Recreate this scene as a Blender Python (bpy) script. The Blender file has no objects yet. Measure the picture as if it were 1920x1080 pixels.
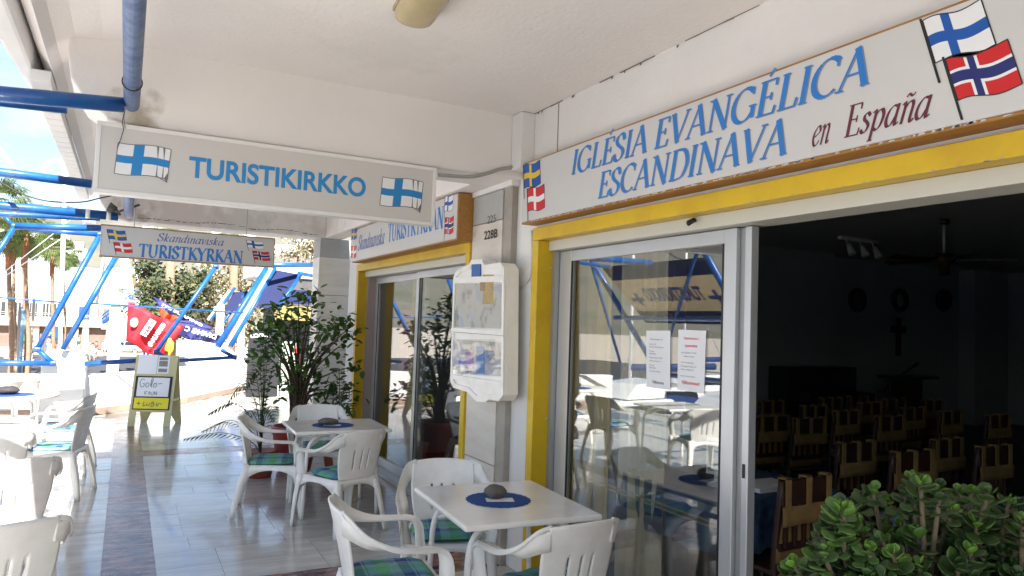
import bpy, bmesh, math, random
from mathutils import Vector as V, Matrix, noise as mnoise
random.seed(7)
R = math.radians
sc = bpy.context.scene
col = sc.collection
# ------------------------------------------------------------------ camera
CAM = V((0, 0, 1.58)); FPX = 1362.8
yaw, pitch, roll = 0.48662, 0.05059, 0.03422
_f = V((math.sin(yaw)*math.cos(pitch), math.cos(yaw)*math.cos(pitch), math.sin(pitch)))
_r0 = V((math.cos(yaw), -math.sin(yaw), 0)); _u0 = _r0.cross(_f)
_r = _r0*math.cos(roll) + _u0*math.sin(roll); _u = -_r0*math.sin(roll) + _u0*math.cos(roll)
cd = bpy.data.cameras.new('camera'); cam = bpy.data.objects.new('camera', cd); col.objects.link(cam)
cd.sensor_width = 36; cd.lens = 36*FPX/1920; cd.clip_start = .05; cd.clip_end = 6000
m = Matrix((( _r.x, _u.x, -_f.x, CAM.x), (_r.y, _u.y, -_f.y, CAM.y), (_r.z, _u.z, -_f.z, CAM.z), (0, 0, 0, 1)))
cam.matrix_world = m; sc.camera = cam
# ------------------------------------------------------------------ world and sun
SUN = V((-.085, -.90, .86)).normalized()          # direction towards the sun
el = math.asin(SUN.z); az = math.atan2(SUN.x, SUN.y)
w = bpy.data.worlds.new('World'); sc.world = w; w.use_nodes = True
nt = w.node_tree; nt.nodes.clear()
def wn(t, **k):
    n = nt.nodes.new(t)
    for a, b in k.items(): setattr(n, a, b)
    return n
out = wn('ShaderNodeOutputWorld'); bg = wn('ShaderNodeBackground'); sky = wn('ShaderNodeTexSky', sky_type='NISHITA', sun_disc=False)
sky.sun_elevation = el; sky.sun_rotation = az; sky.altitude = 10; sky.air_density = 1.0; sky.dust_density = .25; sky.ozone_density = 1.6
tc = wn('ShaderNodeTexCoord'); mp = wn('ShaderNodeMapping'); mp.inputs['Scale'].default_value = (1.0, 1.0, 3.0)
ns = wn('ShaderNodeTexNoise'); ns.inputs['Scale'].default_value = 2.3; ns.inputs['Detail'].default_value = 7; ns.inputs['Roughness'].default_value = .58
rp = wn('ShaderNodeValToRGB'); rp.color_ramp.elements[0].position = .54; rp.color_ramp.elements[1].position = .78
sx = wn('ShaderNodeSeparateXYZ'); hz = wn('ShaderNodeMapRange'); hz.inputs[1].default_value = 0.0; hz.inputs[2].default_value = .07; hz.inputs[3].default_value = .35; hz.inputs[4].default_value = 0.06
add = wn('ShaderNodeMath', operation='ADD', use_clamp=True); mul = wn('ShaderNodeMath', operation='MULTIPLY'); mul.inputs[1].default_value = .85
mx = wn('ShaderNodeMixRGB'); mx.inputs[2].default_value = (7.0, 7.3, 7.8, 1)
for a, b in ((tc.outputs['Generated'], mp.inputs[0]), (mp.outputs[0], ns.inputs[0]), (ns.outputs[0], rp.inputs[0]), (tc.outputs['Generated'], sx.inputs[0]), (sx.outputs[2], hz.inputs[0]),
             (rp.outputs[0], add.inputs[0]), (hz.outputs[0], add.inputs[1]), (add.outputs[0], mul.inputs[0]), (mul.outputs[0], mx.inputs[0]), (sky.outputs[0], mx.inputs[1]), (mx.outputs[0], bg.inputs[0]), (bg.outputs[0], out.inputs[0])):
    nt.links.new(a, b)
bg.inputs[1].default_value = .06
sl = bpy.data.lights.new('sun', 'SUN'); sl.energy = 5.0; sl.angle = R(.5); sl.color = (1, .96, .90)
so = bpy.data.objects.new('sun', sl); col.objects.link(so); so.rotation_euler = SUN.to_track_quat('Z', 'Y').to_euler(); so.location = (0, 0, 30)
sc.view_settings.view_transform = 'Standard'; sc.view_settings.look = 'None'; sc.view_settings.gamma = 1; sc.view_settings.exposure = 1.95
sc.cycles.max_bounces = 10; sc.cycles.diffuse_bounces = 6; sc.cycles.glossy_bounces = 6; sc.cycles.transparent_max_bounces = 16
sc.cycles.caustics_reflective = False; sc.cycles.caustics_refractive = False; sc.cycles.sample_clamp_indirect = 6
# ------------------------------------------------------------------ helpers
def at(px, py, ax, val):
    d = _f*FPX + _r*(px-960) + _u*(540-py); i = 'XYZ'.index(ax)
    return CAM + d*((val-CAM[i])/d[i])
def smooth_path(P, n=6, closed=False):
    P = [V(p) for p in P]; o = []
    m_ = len(P)
    for i in range(m_-1):
        p0 = P[max(i-1, 0)]; p1 = P[i]; p2 = P[i+1]; p3 = P[min(i+2, m_-1)]
        for k in range(n):
            t = k/n
            o.append(.5*((2*p1)+(-p0+p2)*t+(2*p0-5*p1+4*p2-p3)*t*t+(-p0+3*p1-3*p2+p3)*t**3))
    o.append(P[-1]); return o
ORI = {}
def thing(name, label, cat, loc=(0, 0, 0), rz=None, group=None):
    o = bpy.data.objects.new(name, None); col.objects.link(o); o.location = loc; o.empty_display_size = .1
    if rz is not None: o.rotation_euler.z = rz
    o['label'] = label; o['category'] = cat
    if group: o['group'] = group
    ORI[o.name] = V(loc) if rz is None else V((0, 0, 0))
    return o
def tag(o, label=None, cat=None, group=None, kind=None):
    if label: o['label'] = label
    if cat: o['category'] = cat
    if group: o['group'] = group
    if kind: o['kind'] = kind
    return o
class MB:
    def __init__(s): s.v = []; s.f = []; s.mi = []; s.sm = []; s.m = 0; s.smooth = False
    def add(s, vs, fs, smooth=None):
        b = len(s.v); s.v += [V(a) for a in vs]
        for f in fs: s.f.append([b+i for i in f]); s.mi.append(s.m); s.sm.append(s.smooth if smooth is None else smooth)
        return s
    def box(s, lo, hi, M=None):
        x0, y0, z0 = lo; x1, y1, z1 = hi
        vs = [V(p) for p in ((x0,y0,z0),(x1,y0,z0),(x1,y1,z0),(x0,y1,z0),(x0,y0,z1),(x1,y0,z1),(x1,y1,z1),(x0,y1,z1))]
        if M: vs = [M @ a for a in vs]
        return s.add(vs, [(0,3,2,1),(4,5,6,7),(0,1,5,4),(1,2,6,5),(2,3,7,6),(3,0,4,7)], False)
    def quad(s, *p): return s.add(p, [tuple(range(len(p)))], False)
    def prism(s, poly, d):          # closed polygon (3D points) extruded by the vector d
        n = len(poly); P = [V(p) for p in poly]; d = V(d)
        return s.add(P+[p+d for p in P], [tuple(range(n))[::-1], tuple(range(n, 2*n))]+[(i, (i+1) % n, n+(i+1) % n, n+i) for i in range(n)], False)
    def tube(s, P, r, n=10, cap=True):
        P = [V(p) for p in P]; rs = r if isinstance(r, (list, tuple)) else [r]*len(P); vs = []; prev = None
        for i, p in enumerate(P):
            t = (P[min(i+1, len(P)-1)]-P[max(i-1, 0)]).normalized()
            if prev is None:
                a = t.orthogonal().normalized()
            else:
                a = prev - t*prev.dot(t)
                a = a.normalized() if a.length > 1e-6 else t.orthogonal().normalized()
            prev = a; b = t.cross(a)
            for k in range(n):
                q = 2*math.pi*k/n; vs.append(p+(a*math.cos(q)+b*math.sin(q))*rs[i])
        fs = [(i*n+k, i*n+(k+1) % n, (i+1)*n+(k+1) % n, (i+1)*n+k) for i in range(len(P)-1) for k in range(n)]
        s.add(vs, fs, True)
        if cap:
            b = len(s.v)-len(vs)
            s.f.append([b+k for k in range(n)][::-1]); s.f.append([b+(len(P)-1)*n+k for k in range(n)]); s.mi += [s.m]*2; s.sm += [False]*2
        return s
    def grid(s, rows, smooth=True, wrap=False):
        n = len(rows[0]); vs = [p for r in rows for p in r]
        fs = []
        for i in range(len(rows)-1):
            for k in range(n if wrap else n-1):
                fs.append((i*n+k, i*n+(k+1) % n, (i+1)*n+(k+1) % n, (i+1)*n+k))
        return s.add(vs, fs, smooth)
    def lathe(s, prof, n=20, c=(0, 0, 0)):
        c = V(c); rows = [[c+V((r*math.cos(2*math.pi*k/n), r*math.sin(2*math.pi*k/n), z)) for k in range(n)] for r, z in prof]
        return s.grid(rows, True, True)
    def blob(s, c, rad, n=10, m=7, jit=0, seed=0):
        c = V(c); rows = []
        for i in range(m+1):
            th = math.pi*i/m; row = []
            for k in range(n):
                ph = 2*math.pi*k/n; d = V((math.sin(th)*math.cos(ph), math.sin(th)*math.sin(ph), math.cos(th)))
                j = 1+jit*mnoise.noise(d*1.7+V((seed, 0, 0)))
                row.append(c+V((d.x*rad[0], d.y*rad[1], d.z*rad[2]))*j)
            rows.append(row)
        return s.grid(rows, True, True)
    def mesh(s, name, mats, org=V((0, 0, 0))):
        me = bpy.data.meshes.new(name); me.from_pydata([a-org for a in s.v], [], s.f)
        for q in (mats if isinstance(mats, (list, tuple)) else [mats]): me.materials.append(q)
        me.polygons.foreach_set('material_index', s.mi); me.polygons.foreach_set('use_smooth', s.sm); me.update()
        return me
    def build(s, name, mats, parent=None, bevel=0, solid=0, weld=False, recalc=False, kind=None):
        org = ORI.get(parent.name, V((0, 0, 0))) if parent else V((0, 0, 0))
        me = s.mesh(name, mats, org)
        if weld or recalc or bevel or solid:
            b = bmesh.new(); b.from_mesh(me)
            if weld or solid: bmesh.ops.remove_doubles(b, verts=b.verts, dist=1e-5)
            if recalc: bmesh.ops.recalc_face_normals(b, faces=b.faces)
            b.to_mesh(me); b.free()
        o = bpy.data.objects.new(name, me); col.objects.link(o)
        if parent: o.parent = parent
        ORI[o.name] = org
        if solid:
            q = o.modifiers.new('s', 'SOLIDIFY'); q.thickness = solid; q.offset = 0
        if bevel:
            q = o.modifiers.new('b', 'BEVEL'); q.width = bevel; q.segments = 2; q.limit_method = 'ANGLE'
        if solid or bevel:
            dg = bpy.context.evaluated_depsgraph_get(); me2 = bpy.data.meshes.new_from_object(o.evaluated_get(dg)); o.modifiers.clear(); o.data = me2; me2.name = name
        if kind: o['kind'] = kind
        return o
def box(name, lo, hi, mat_, parent=None, bevel=0): return MB().box(lo, hi).build(name, mat_, parent, bevel=bevel)
def kids(o): return [c for c in bpy.data.objects if c.parent == o]
def copy_tree(o, parent=None, _k=None):
    c = o.copy(); col.objects.link(c); ORI[c.name] = ORI.get(o.name, V((0, 0, 0)))
    if parent: c.parent = parent
    for ch in kids(o): copy_tree(ch, c)
    return c
def rotz(a, loc=(0, 0, 0)): return Matrix.Translation(V(loc)) @ Matrix.Rotation(a, 4, 'Z')
# ------------------------------------------------------------------ materials
MATS = {}
def mat(name, c, rough=.5, metal=0, var=0, scale=8, bump=0, bscale=None, spec=.5, c2=None, rnd=0, trans=0, coat=0, stretch=(1, 1, 1), thr=None):
    if name in MATS: return MATS[name]
    q = bpy.data.materials.new(name); q.use_nodes = True; t = q.node_tree; b = t.nodes['Principled BSDF']; MATS[name] = q
    b.inputs['Base Color'].default_value = (*c, 1); b.inputs['Roughness'].default_value = rough; b.inputs['Metallic'].default_value = metal
    b.inputs['Specular IOR Level'].default_value = spec; b.inputs['Coat Weight'].default_value = coat
    L = t.links.new; N = t.nodes.new
    csock = None
    if var or c2:
        co = N('ShaderNodeTexCoord'); mp_ = N('ShaderNodeMapping'); mp_.inputs['Scale'].default_value = stretch; L(co.outputs['Object'], mp_.inputs[0])
        n_ = N('ShaderNodeTexNoise'); n_.inputs['Scale'].default_value = scale; n_.inputs['Detail'].default_value = 6; n_.inputs['Roughness'].default_value = .6; L(mp_.outputs[0], n_.inputs[0])
        r_ = N('ShaderNodeValToRGB'); r_.color_ramp.elements[0].position = thr[0] if thr else .3; r_.color_ramp.elements[1].position = thr[1] if thr else .7
        d = c2 if c2 else tuple(a*(1-var) for a in c)
        r_.color_ramp.elements[0].color = (*d, 1); r_.color_ramp.elements[1].color = (*c, 1)
        L(n_.outputs[0], r_.inputs[0]); csock = r_.outputs[0]
    if rnd:
        oi = N('ShaderNodeObjectInfo'); mr = N('ShaderNodeMapRange'); mr.inputs[3].default_value = 1-rnd; mr.inputs[4].default_value = 1+rnd; L(oi.outputs['Random'], mr.inputs[0])
        mm = N('ShaderNodeMixRGB'); mm.blend_type = 'MULTIPLY'; mm.inputs[0].default_value = 1
        if csock: L(csock, mm.inputs[1])
        else: mm.inputs[1].default_value = (*c, 1)
        L(mr.outputs[0], mm.inputs[2]); csock = mm.outputs[0]
    if csock: L(csock, b.inputs['Base Color'])
    if bump:
        co2 = N('ShaderNodeTexCoord'); nb = N('ShaderNodeTexNoise'); nb.inputs['Scale'].default_value = bscale or scale*4; nb.inputs['Detail'].default_value = 5; L(co2.outputs['Object'], nb.inputs[0])
        bp = N('ShaderNodeBump'); bp.inputs['Strength'].default_value = bump; bp.inputs['Distance'].default_value = .01; L(nb.outputs[0], bp.inputs['Height']); L(bp.outputs[0], b.inputs['Normal'])
    if trans:
        b.inputs['Subsurface Weight'].default_value = 0
        tr = N('ShaderNodeBsdfTranslucent'); ms = N('ShaderNodeMixShader'); ms.inputs[0].default_value = trans; tr.inputs[0].default_value = (*[min(1, a*1.6) for a in c], 1)
        if csock: L(csock, tr.inputs[0])
        L(b.outputs[0], ms.inputs[1]); L(tr.outputs[0], ms.inputs[2]); L(ms.outputs[0], t.nodes['Material Output'].inputs[0])
    return q
def glass_mat(name, ior=1.5, tint=(.93, .96, .95), rough=0.0):
    q = bpy.data.materials.new(name); q.use_nodes = True; t = q.node_tree; t.nodes.remove(t.nodes['Principled BSDF'])
    tr = t.nodes.new('ShaderNodeBsdfTransparent'); tr.inputs[0].default_value = (*tint, 1); g = t.nodes.new('ShaderNodeBsdfGlossy'); g.inputs['Roughness'].default_value = rough
    r0 = ((ior-1)/(ior+1))**2; lw_ = t.nodes.new('ShaderNodeLayerWeight'); lw_.inputs[0].default_value = .5; pw_ = t.nodes.new('ShaderNodeMath'); pw_.operation = 'POWER'; pw_.inputs[1].default_value = 5
    fr = t.nodes.new('ShaderNodeMath'); fr.operation = 'MULTIPLY_ADD'; fr.inputs[1].default_value = 1-r0; fr.inputs[2].default_value = r0; t.links.new(lw_.outputs['Facing'], pw_.inputs[0]); t.links.new(pw_.outputs[0], fr.inputs[0]); ms = t.nodes.new('ShaderNodeMixShader')
    t.links.new(fr.outputs[0], ms.inputs[0]); t.links.new(tr.outputs[0], ms.inputs[1]); t.links.new(g.outputs[0], ms.inputs[2]); t.links.new(ms.outputs[0], t.nodes['Material Output'].inputs[0])
    return q
def stain_mat():
    q = mat('ceiling_plaster', (.82, .785, .765), .85, var=.09, scale=.7, bump=.25, bscale=45, c2=(.75, .72, .70), thr=(.30, .62)); t = q.node_tree; N = t.nodes.new; L = t.links.new
    b = t.nodes['Principled BSDF']; src = b.inputs['Base Color'].links[0].from_socket
    geo = N('ShaderNodeNewGeometry')
    nz = N('ShaderNodeTexNoise'); nz.inputs['Scale'].default_value = 9; nz.inputs['Detail'].default_value = 8; L(geo.outputs['Position'], nz.inputs[0])
    for (p, rad, c, amt) in (((-.0, 4.20, 2.60), .13, (.36, .31, .23), .9), ((.5, 8.8, 2.66), .5, (.50, .42, .38), .5), ((1.1, 8.8, 2.6), .35, (.55, .55, .53), .55), ((1.15, 3.6, 2.97), .34, (.66, .63, .59), .30), ((.7, 3.0, 2.97), .40, (.93, .91, .89), .45), ((.2, 3.3, 2.97), .5, (.72, .69, .66), .25), ((2.05, 8.5, 2.6), .5, (.55, .5, .44), .5), ((-.05, 8.7, 2.55), .25, (.35, .3, .24), .8)):
        d = N('ShaderNodeVectorMath'); d.operation = 'DISTANCE'; L(geo.outputs['Position'], d.inputs[0]); d.inputs[1].default_value = p
        a = N('ShaderNodeMath'); a.operation = 'MULTIPLY_ADD'; L(nz.outputs[0], a.inputs[0]); a.inputs[1].default_value = rad*2.2; a.inputs[2].default_value = -rad*1.1
        s_ = N('ShaderNodeMath'); s_.operation = 'ADD'; L(d.outputs['Value'], s_.inputs[0]); L(a.outputs[0], s_.inputs[1])
        mr = N('ShaderNodeMapRange'); mr.inputs[1].default_value = rad*1.15; mr.inputs[2].default_value = rad*.45; mr.inputs[3].default_value = 0; mr.inputs[4].default_value = amt; L(s_.outputs[0], mr.inputs[0])
        mm = N('ShaderNodeMixRGB'); L(mr.outputs[0], mm.inputs[0]); L(src, mm.inputs[1]); mm.inputs[2].default_value = (*c, 1); src = mm.outputs[0]
    L(src, b.inputs['Base Color']); return q
M_ceil = stain_mat()
M_wall = mat('wall_plaster', (.80, .79, .77), .8, var=.10, scale=1.6, bump=.25, bscale=60)
M_white = mat('white_render', (.80, .79, .77), .85, var=.06, scale=2, bump=.3, bscale=40)
M_marble = mat('cream_marble', (.70, .66, .60), .35, c2=(.58, .54, .48), scale=3, stretch=(1, 1, 4), rnd=.05)
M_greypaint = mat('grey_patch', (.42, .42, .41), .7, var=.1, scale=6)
M_tile = mat('floor_marble', (.56, .54, .51), .10, c2=(.38, .37, .35), scale=2.6, stretch=(.6, 3.2, 1), rnd=.10, thr=(.34, .66), coat=.3)
M_purple = mat('purple_marble', (.34, .17, .15), .09, c2=(.045, .025, .045), scale=4, stretch=(1.0, 3.2, 1), rnd=.15, thr=(.42, .60), coat=.3)
for _m in (M_tile, M_purple):
    _t = _m.node_tree; _n = _t.nodes.new('ShaderNodeTexNoise'); _n.inputs['Scale'].default_value = 3.5; _n.inputs['Detail'].default_value = 9; _n.inputs['Roughness'].default_value = .7
    _g = _t.nodes.new('ShaderNodeNewGeometry'); _t.links.new(_g.outputs['Position'], _n.inputs[0]); _r3 = _t.nodes.new('ShaderNodeMapRange'); _r3.inputs[1].default_value = .35; _r3.inputs[2].default_value = .7; _r3.inputs[3].default_value = .07; _r3.inputs[4].default_value = .30; _t.links.new(_n.outputs[0], _r3.inputs[0]); _t.links.new(_r3.outputs[0], _t.nodes['Principled BSDF'].inputs['Roughness'])
    _r3.inputs[3].default_value = .07 if _m == M_tile else .14; _t.nodes['Principled BSDF'].inputs['Coat Weight'].default_value = .25 if _m == M_tile else 0; _t.nodes['Principled BSDF'].inputs['Coat Roughness'].default_value = .05
M_joint = mat('joint_grout', (.25, .24, .23), .6)
M_blue = mat('blue_tube_paint', (.006, .045, .22), .35, c2=(.012, .11, .36), scale=7, thr=(.35, .8), bump=.15, bscale=30, coat=.2)
M_bluegrey = mat('weathered_blue_tube', (.045, .10, .25), .45, c2=(.12, .19, .36), scale=16, bump=.4, bscale=60, thr=(.42, .6))
M_whiteband = mat('white_tape', (.75, .75, .73), .6)
M_yellow = mat('yellow_paint', (.72, .48, .012), .38, c2=(.60, .37, .012), scale=4, bump=.08, bscale=30, thr=(.3, .6))
M_alu = mat('aluminium', (.62, .63, .64), .38, metal=.55, var=.08, scale=3)
M_alud = mat('darker_aluminium', (.40, .40, .40), .4, metal=.5)  # darker grey aluminium for posts, recess and small fittings
M_rubber = mat('black_rubber', (.012, .012, .013), .5)
M_signw = mat('sign_white_panel', (.62, .61, .60), .35, var=.04, scale=3)
M_signc = mat('sign_cream_panel', (.62, .60, .575), .4, var=.03, scale=3)
M_frame = mat('sign_white_frame', (.80, .79, .77), .4, var=.05, scale=10)
M_wood = mat('ochre_wood', (.42, .20, .045), .5, c2=(.30, .14, .03), scale=9, stretch=(4, 1, 8), bump=.2, bscale=50)
M_wood2 = mat('dull_wood_edge', (.34, .20, .12), .5, var=.2, scale=9)
M_ink = mat('letter_blue', (.02, .19, .56), .4)
M_ink2 = mat('letter_bright_blue', (.01, .24, .58), .4)
M_inkshadow = mat('letter_grey_edge', (.22, .26, .36), .5)
M_maroon = mat('letter_maroon', (.12, .015, .035), .5)
M_purpleink = mat('letter_violet_blue', (.10, .15, .42), .5)
M_black = mat('black_paint', (.012, .012, .015), .5)
M_flagblue = mat('flag_blue', (.005, .09, .40), .4); M_flaglb = mat('flag_light_blue', (.01, .22, .55), .4)
M_flagy = mat('flag_yellow', (.75, .52, .04), .4); M_flagr = mat('flag_red', (.60, .012, .015), .4); M_flagn = mat('flag_navy', (.012, .02, .16), .4); M_flagw = mat('flag_white', (.80, .81, .82), .4); M_line = mat('outline_grey', (.16, .16, .18), .5)
M_plastic = mat('white_plastic', (.89, .87, .83), .34, c2=(.80, .775, .72), scale=7, thr=(.28, .55), coat=.1, bump=.04, bscale=120)
M_table = mat('white_tabletop', (.88, .86, .82), .18, c2=(.80, .78, .73), scale=6, thr=(.3, .6), coat=.2)
M_cloth = mat('blue_doily', (.02, .085, .34), .9, var=.4, scale=90, bump=.6, bscale=160)
M_stone = mat('pebble', (.16, .14, .12), .75, var=.35, scale=40, bump=.4, bscale=120)
M_dstone = mat('dark_pebble', (.05, .045, .045), .75, var=.3, scale=40, bump=.4, bscale=120)
M_paper = mat('white_paper', (.82, .82, .84), .7)
M_redink = mat('red_ink', (.7, .03, .06), .6); M_greyink = mat('grey_ink', (.12, .12, .13), .6)
M_glass = glass_mat('window_glass', 2.5, (.93, .95, .94)); M_glass2 = glass_mat('clear_acrylic', 1.5, (.95, .96, .96), .03)
M_curtain = mat('yellow_curtain', (.80, .62, .24), .8, var=.2, scale=3, stretch=(8, 8, .3), trans=.25)
M_beige = mat('beige_curtain', (.78, .70, .50), .8, var=.2, scale=3, stretch=(8, 8, .3), trans=.25)
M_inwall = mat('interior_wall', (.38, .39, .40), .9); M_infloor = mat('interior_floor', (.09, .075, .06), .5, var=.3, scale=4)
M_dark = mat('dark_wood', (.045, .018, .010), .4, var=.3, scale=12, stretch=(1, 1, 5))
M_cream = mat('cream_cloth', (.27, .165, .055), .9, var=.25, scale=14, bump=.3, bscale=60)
M_bluecloth = mat('patterned_blue_cloth', (.015, .035, .12), .8, c2=(.05, .10, .18), scale=11, thr=(.45, .6))
M_goldline = mat('gold_trim', (.45, .33, .12), .6)
M_asphalt = mat('asphalt', (.055, .055, .06), .85, var=.15, scale=.3, bump=.1, bscale=20)
M_pave = mat('pale_paving', (.52, .46, .39), .8, var=.15, scale=.4)
M_far = mat('building_white', (.78, .77, .75), .8, var=.05, scale=.4)
M_farbrown = mat('building_brown_stone', (.20, .14, .115), .8, var=.3, scale=2.5)
M_farglass = mat('dark_window_glass', (.05, .055, .06), .15)
M_farframe = mat('window_frame_grey', (.35, .33, .30), .5)
M_beigeband = mat('beige_concrete', (.50, .42, .34), .8, var=.1, scale=1)
M_bark = mat('palm_bark', (.30, .20, .13), .9, c2=(.19, .12, .08), scale=3, stretch=(1, 1, 6), bump=.6, bscale=12)
M_barkred = mat('palm_bark_red', (.36, .14, .07), .9, c2=(.20, .08, .04), scale=4, stretch=(1, 1, 8), bump=.6, bscale=12)
M_palm = mat('palm_leaf', (.13, .18, .045), .55, rnd=.15, var=.35, scale=1.5, trans=.3)
M_leaf = mat('ficus_leaf', (.07, .145, .025), .35, rnd=.4, trans=.35)
M_leafy = mat('young_leaf', (.09, .20, .02), .35, rnd=.25, trans=.35)
M_frond = mat('areca_frond', (.05, .10, .022), .45, var=.3, scale=6, trans=.25)
M_twig = mat('twig_bark', (.10, .065, .045), .85, var=.3, scale=30, bump=.4)
M_jade = mat('jade_leaf', (.07, .145, .025), .42, c2=(.03, .07, .022), scale=16, rnd=.6, trans=.12, thr=(.3, .62), bump=.12, bscale=60)
M_jadey = mat('young_jade_leaf', (.15, .30, .03), .32, rnd=.2, trans=.25, c2=(.09, .22, .03), scale=30)
M_jadestem = mat('jade_stem', (.16, .12, .07), .7, var=.3, scale=40, bump=.4)
M_terra = mat('terracotta', (.33, .085, .04), .6, var=.25, scale=12, bump=.2); M_redpot = mat('red_pot', (.34, .035, .025), .45, var=.2, scale=8)
M_soil = mat('soil', (.05, .035, .025), 1)
M_cactus = mat('cactus_skin', (.10, .16, .07), .6, var=.3, scale=20)
M_navy = mat('navy_canvas', (.012, .022, .10), .8, var=.2, scale=4, trans=.25); M_canvascream = mat('cream_canvas', (.66, .57, .42), .8, var=.08, scale=3, trans=.4)
M_navyflag = mat('navy_banner', (.035, .04, .17), .7, var=.2, scale=3, trans=.15); M_redflag = mat('red_banner', (.62, .02, .035), .6, var=.12, scale=3, trans=.3)
M_board = mat('cream_board_paint', (.60, .55, .30), .5, var=.08, scale=6); M_yel = mat('bright_yellow', (.85, .72, .02), .5)
M_carw = mat('white_car_paint', (.78, .79, .80), .2, coat=1); M_card = mat('dark_car_paint', (.02, .03, .07), .2, coat=1); M_tyre = mat('tyre', (.02, .02, .02), .8); M_rim = mat('rim', (.5, .5, .52), .3, metal=.8); M_cargl = mat('car_glass', (.02, .025, .03), .05)
M_skin = mat('skin', (.48, .26, .18), .5); M_hair = mat('hair', (.05, .03, .02), .7)
M_hill = mat('dry_hillside', (.17, .15, .125), .95, c2=(.10, .11, .08), scale=.02, bump=.8, bscale=.05)
M_rust = mat('rust_bolt', (.16, .07, .03), .8)
M_hull = mat('boat_gelcoat', (.80, .80, .80), .2, coat=.5); M_boatwin = mat('boat_window', (.02, .025, .03), .08); M_boatblue = mat('boat_cover_blue', (.02, .05, .18), .7)
M_roof = mat('roof_tile_orange', (.42, .13, .07), .8, var=.2, scale=1)
M_lamp = mat('yellowed_lamp_plastic', (.46, .38, .22), .4, var=.15, scale=8)
# ------------------------------------------------------------------ setting: ground, road, water, hills
MB().quad((-5, -80, -3.4), (1500, -80, -3.4), (1500, 1500, -3.4), (-5, 1500, -3.4)).quad((-1500, 34, -3.4), (-5, 34, -3.4), (-5, 1500, -3.4), (-1500, 1500, -3.4)).build('ground', M_pave)['kind'] = 'structure'
wt = bpy.data.materials.new('harbour_water'); wt.use_nodes = True; bb = wt.node_tree.nodes['Principled BSDF']; bb.inputs['Base Color'].default_value = (.015, .05, .08, 1); bb.inputs['Roughness'].default_value = .06
_n = wt.node_tree.nodes.new('ShaderNodeTexNoise'); _n.inputs['Scale'].default_value = 1.2; _n.inputs['Detail'].default_value = 4; _b = wt.node_tree.nodes.new('ShaderNodeBump'); _b.inputs['Strength'].default_value = .5; _c = wt.node_tree.nodes.new('ShaderNodeTexCoord')
wt.node_tree.links.new(_c.outputs['Object'], _n.inputs[0]); wt.node_tree.links.new(_n.outputs[0], _b.inputs['Height']); wt.node_tree.links.new(_b.outputs[0], bb.inputs['Normal'])
MB().quad((-1500, -1500, -2.9), (-5, -1500, -2.9), (-5, 34, -2.9), (-1500, 34, -2.9)).build('harbour_water', wt)['kind'] = 'structure'
MB().quad((-60, 55, -3.396), (120, 55, -3.396), (120, 94, -3.396), (-60, 94, -3.396)).build('road', M_asphalt)['kind'] = 'structure'
mk = MB()
for Y in (62.0, 82.0): mk.quad((-30, Y, -3.392), (90, Y, -3.392), (90, Y+.55, -3.392), (-30, Y+.55, -3.392))
mk.quad((-3, 92.2, -3.392), (30, 92.2, -3.392), (30, 93, -3.392), (-3, 93, -3.392))
mk.build('road_marking', mat('road_paint', (.75, .75, .72), .7))['kind'] = 'structure'
box('pavement_kerb', (-60, 94, -3.41), (120, 99, -3.26), M_pave)['kind'] = 'structure'
h = MB(); rows = []
for i in range(15):
    rr = 520+i*85; row = []
    for k in range(181):
        a = math.pi*2*k/180; x, y = rr*math.sin(a), rr*math.cos(a)
        t = i/14; hh = 12+150*math.sin(min(1, t*1.15)*math.pi/2)**1.4
        hh *= (.62+.75*mnoise.fractal(V((x, y, 3))*.0016, 1, 2, 4)+.25)
        if x < -100: hh *= max(.22, min(1, (y-100)/600))
        row.append(V((x, y, -6 + max(0, hh)*(1 if i else 0))))
    rows.append(row)
h.grid(rows).build('hills', M_hill)['kind'] = 'structure'
def hill_h(x, y):
    rr = math.hypot(x, y); t = max(0, (rr-520)/85/14); hh = 12+150*math.sin(min(1, t*1.15)*math.pi/2)**1.4
    return -6+hh*(.62+.75*mnoise.fractal(V((x, y, 3))*.0016, 1, 2, 4)+.25)
hm = MB().box((-.5, -.5, 0), (.5, .5, 1)).mesh('house', M_far)
for i in range(90):
    a = R(random.uniform(-14, 28)); rr = random.uniform(620, 1050); x, y = rr*math.sin(a), rr*math.cos(a)
    o = bpy.data.objects.new('house', hm); col.objects.link(o); o.location = (x, y, hill_h(x, y)-3); o.scale = (random.uniform(8, 26), random.uniform(8, 14), random.uniform(8, 13)); o.rotation_euler.z = random.uniform(-.4, .4)
    tag(o, 'tiny white house on the distant dry hillside', 'house', 'white houses scattered over the hillside')
# ------------------------------------------------------------------ terrace
poly = [(-4.2, -5), (14, -5), (14, 34), (8, 34), (2.5, 16.5), (1.1, 14.2), (-.3, 12.9), (-4.2, 12.55)]
tb = MB().prism([(x, y, -3.6) for x, y in poly], (0, 0, 3.594)).build('terrace_floor', mat('terrace_paving', (.62, .57, .50), .16, c2=(.48, .44, .39), scale=2, coat=.4), recalc=True)
tb['kind'] = 'structure'
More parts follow.
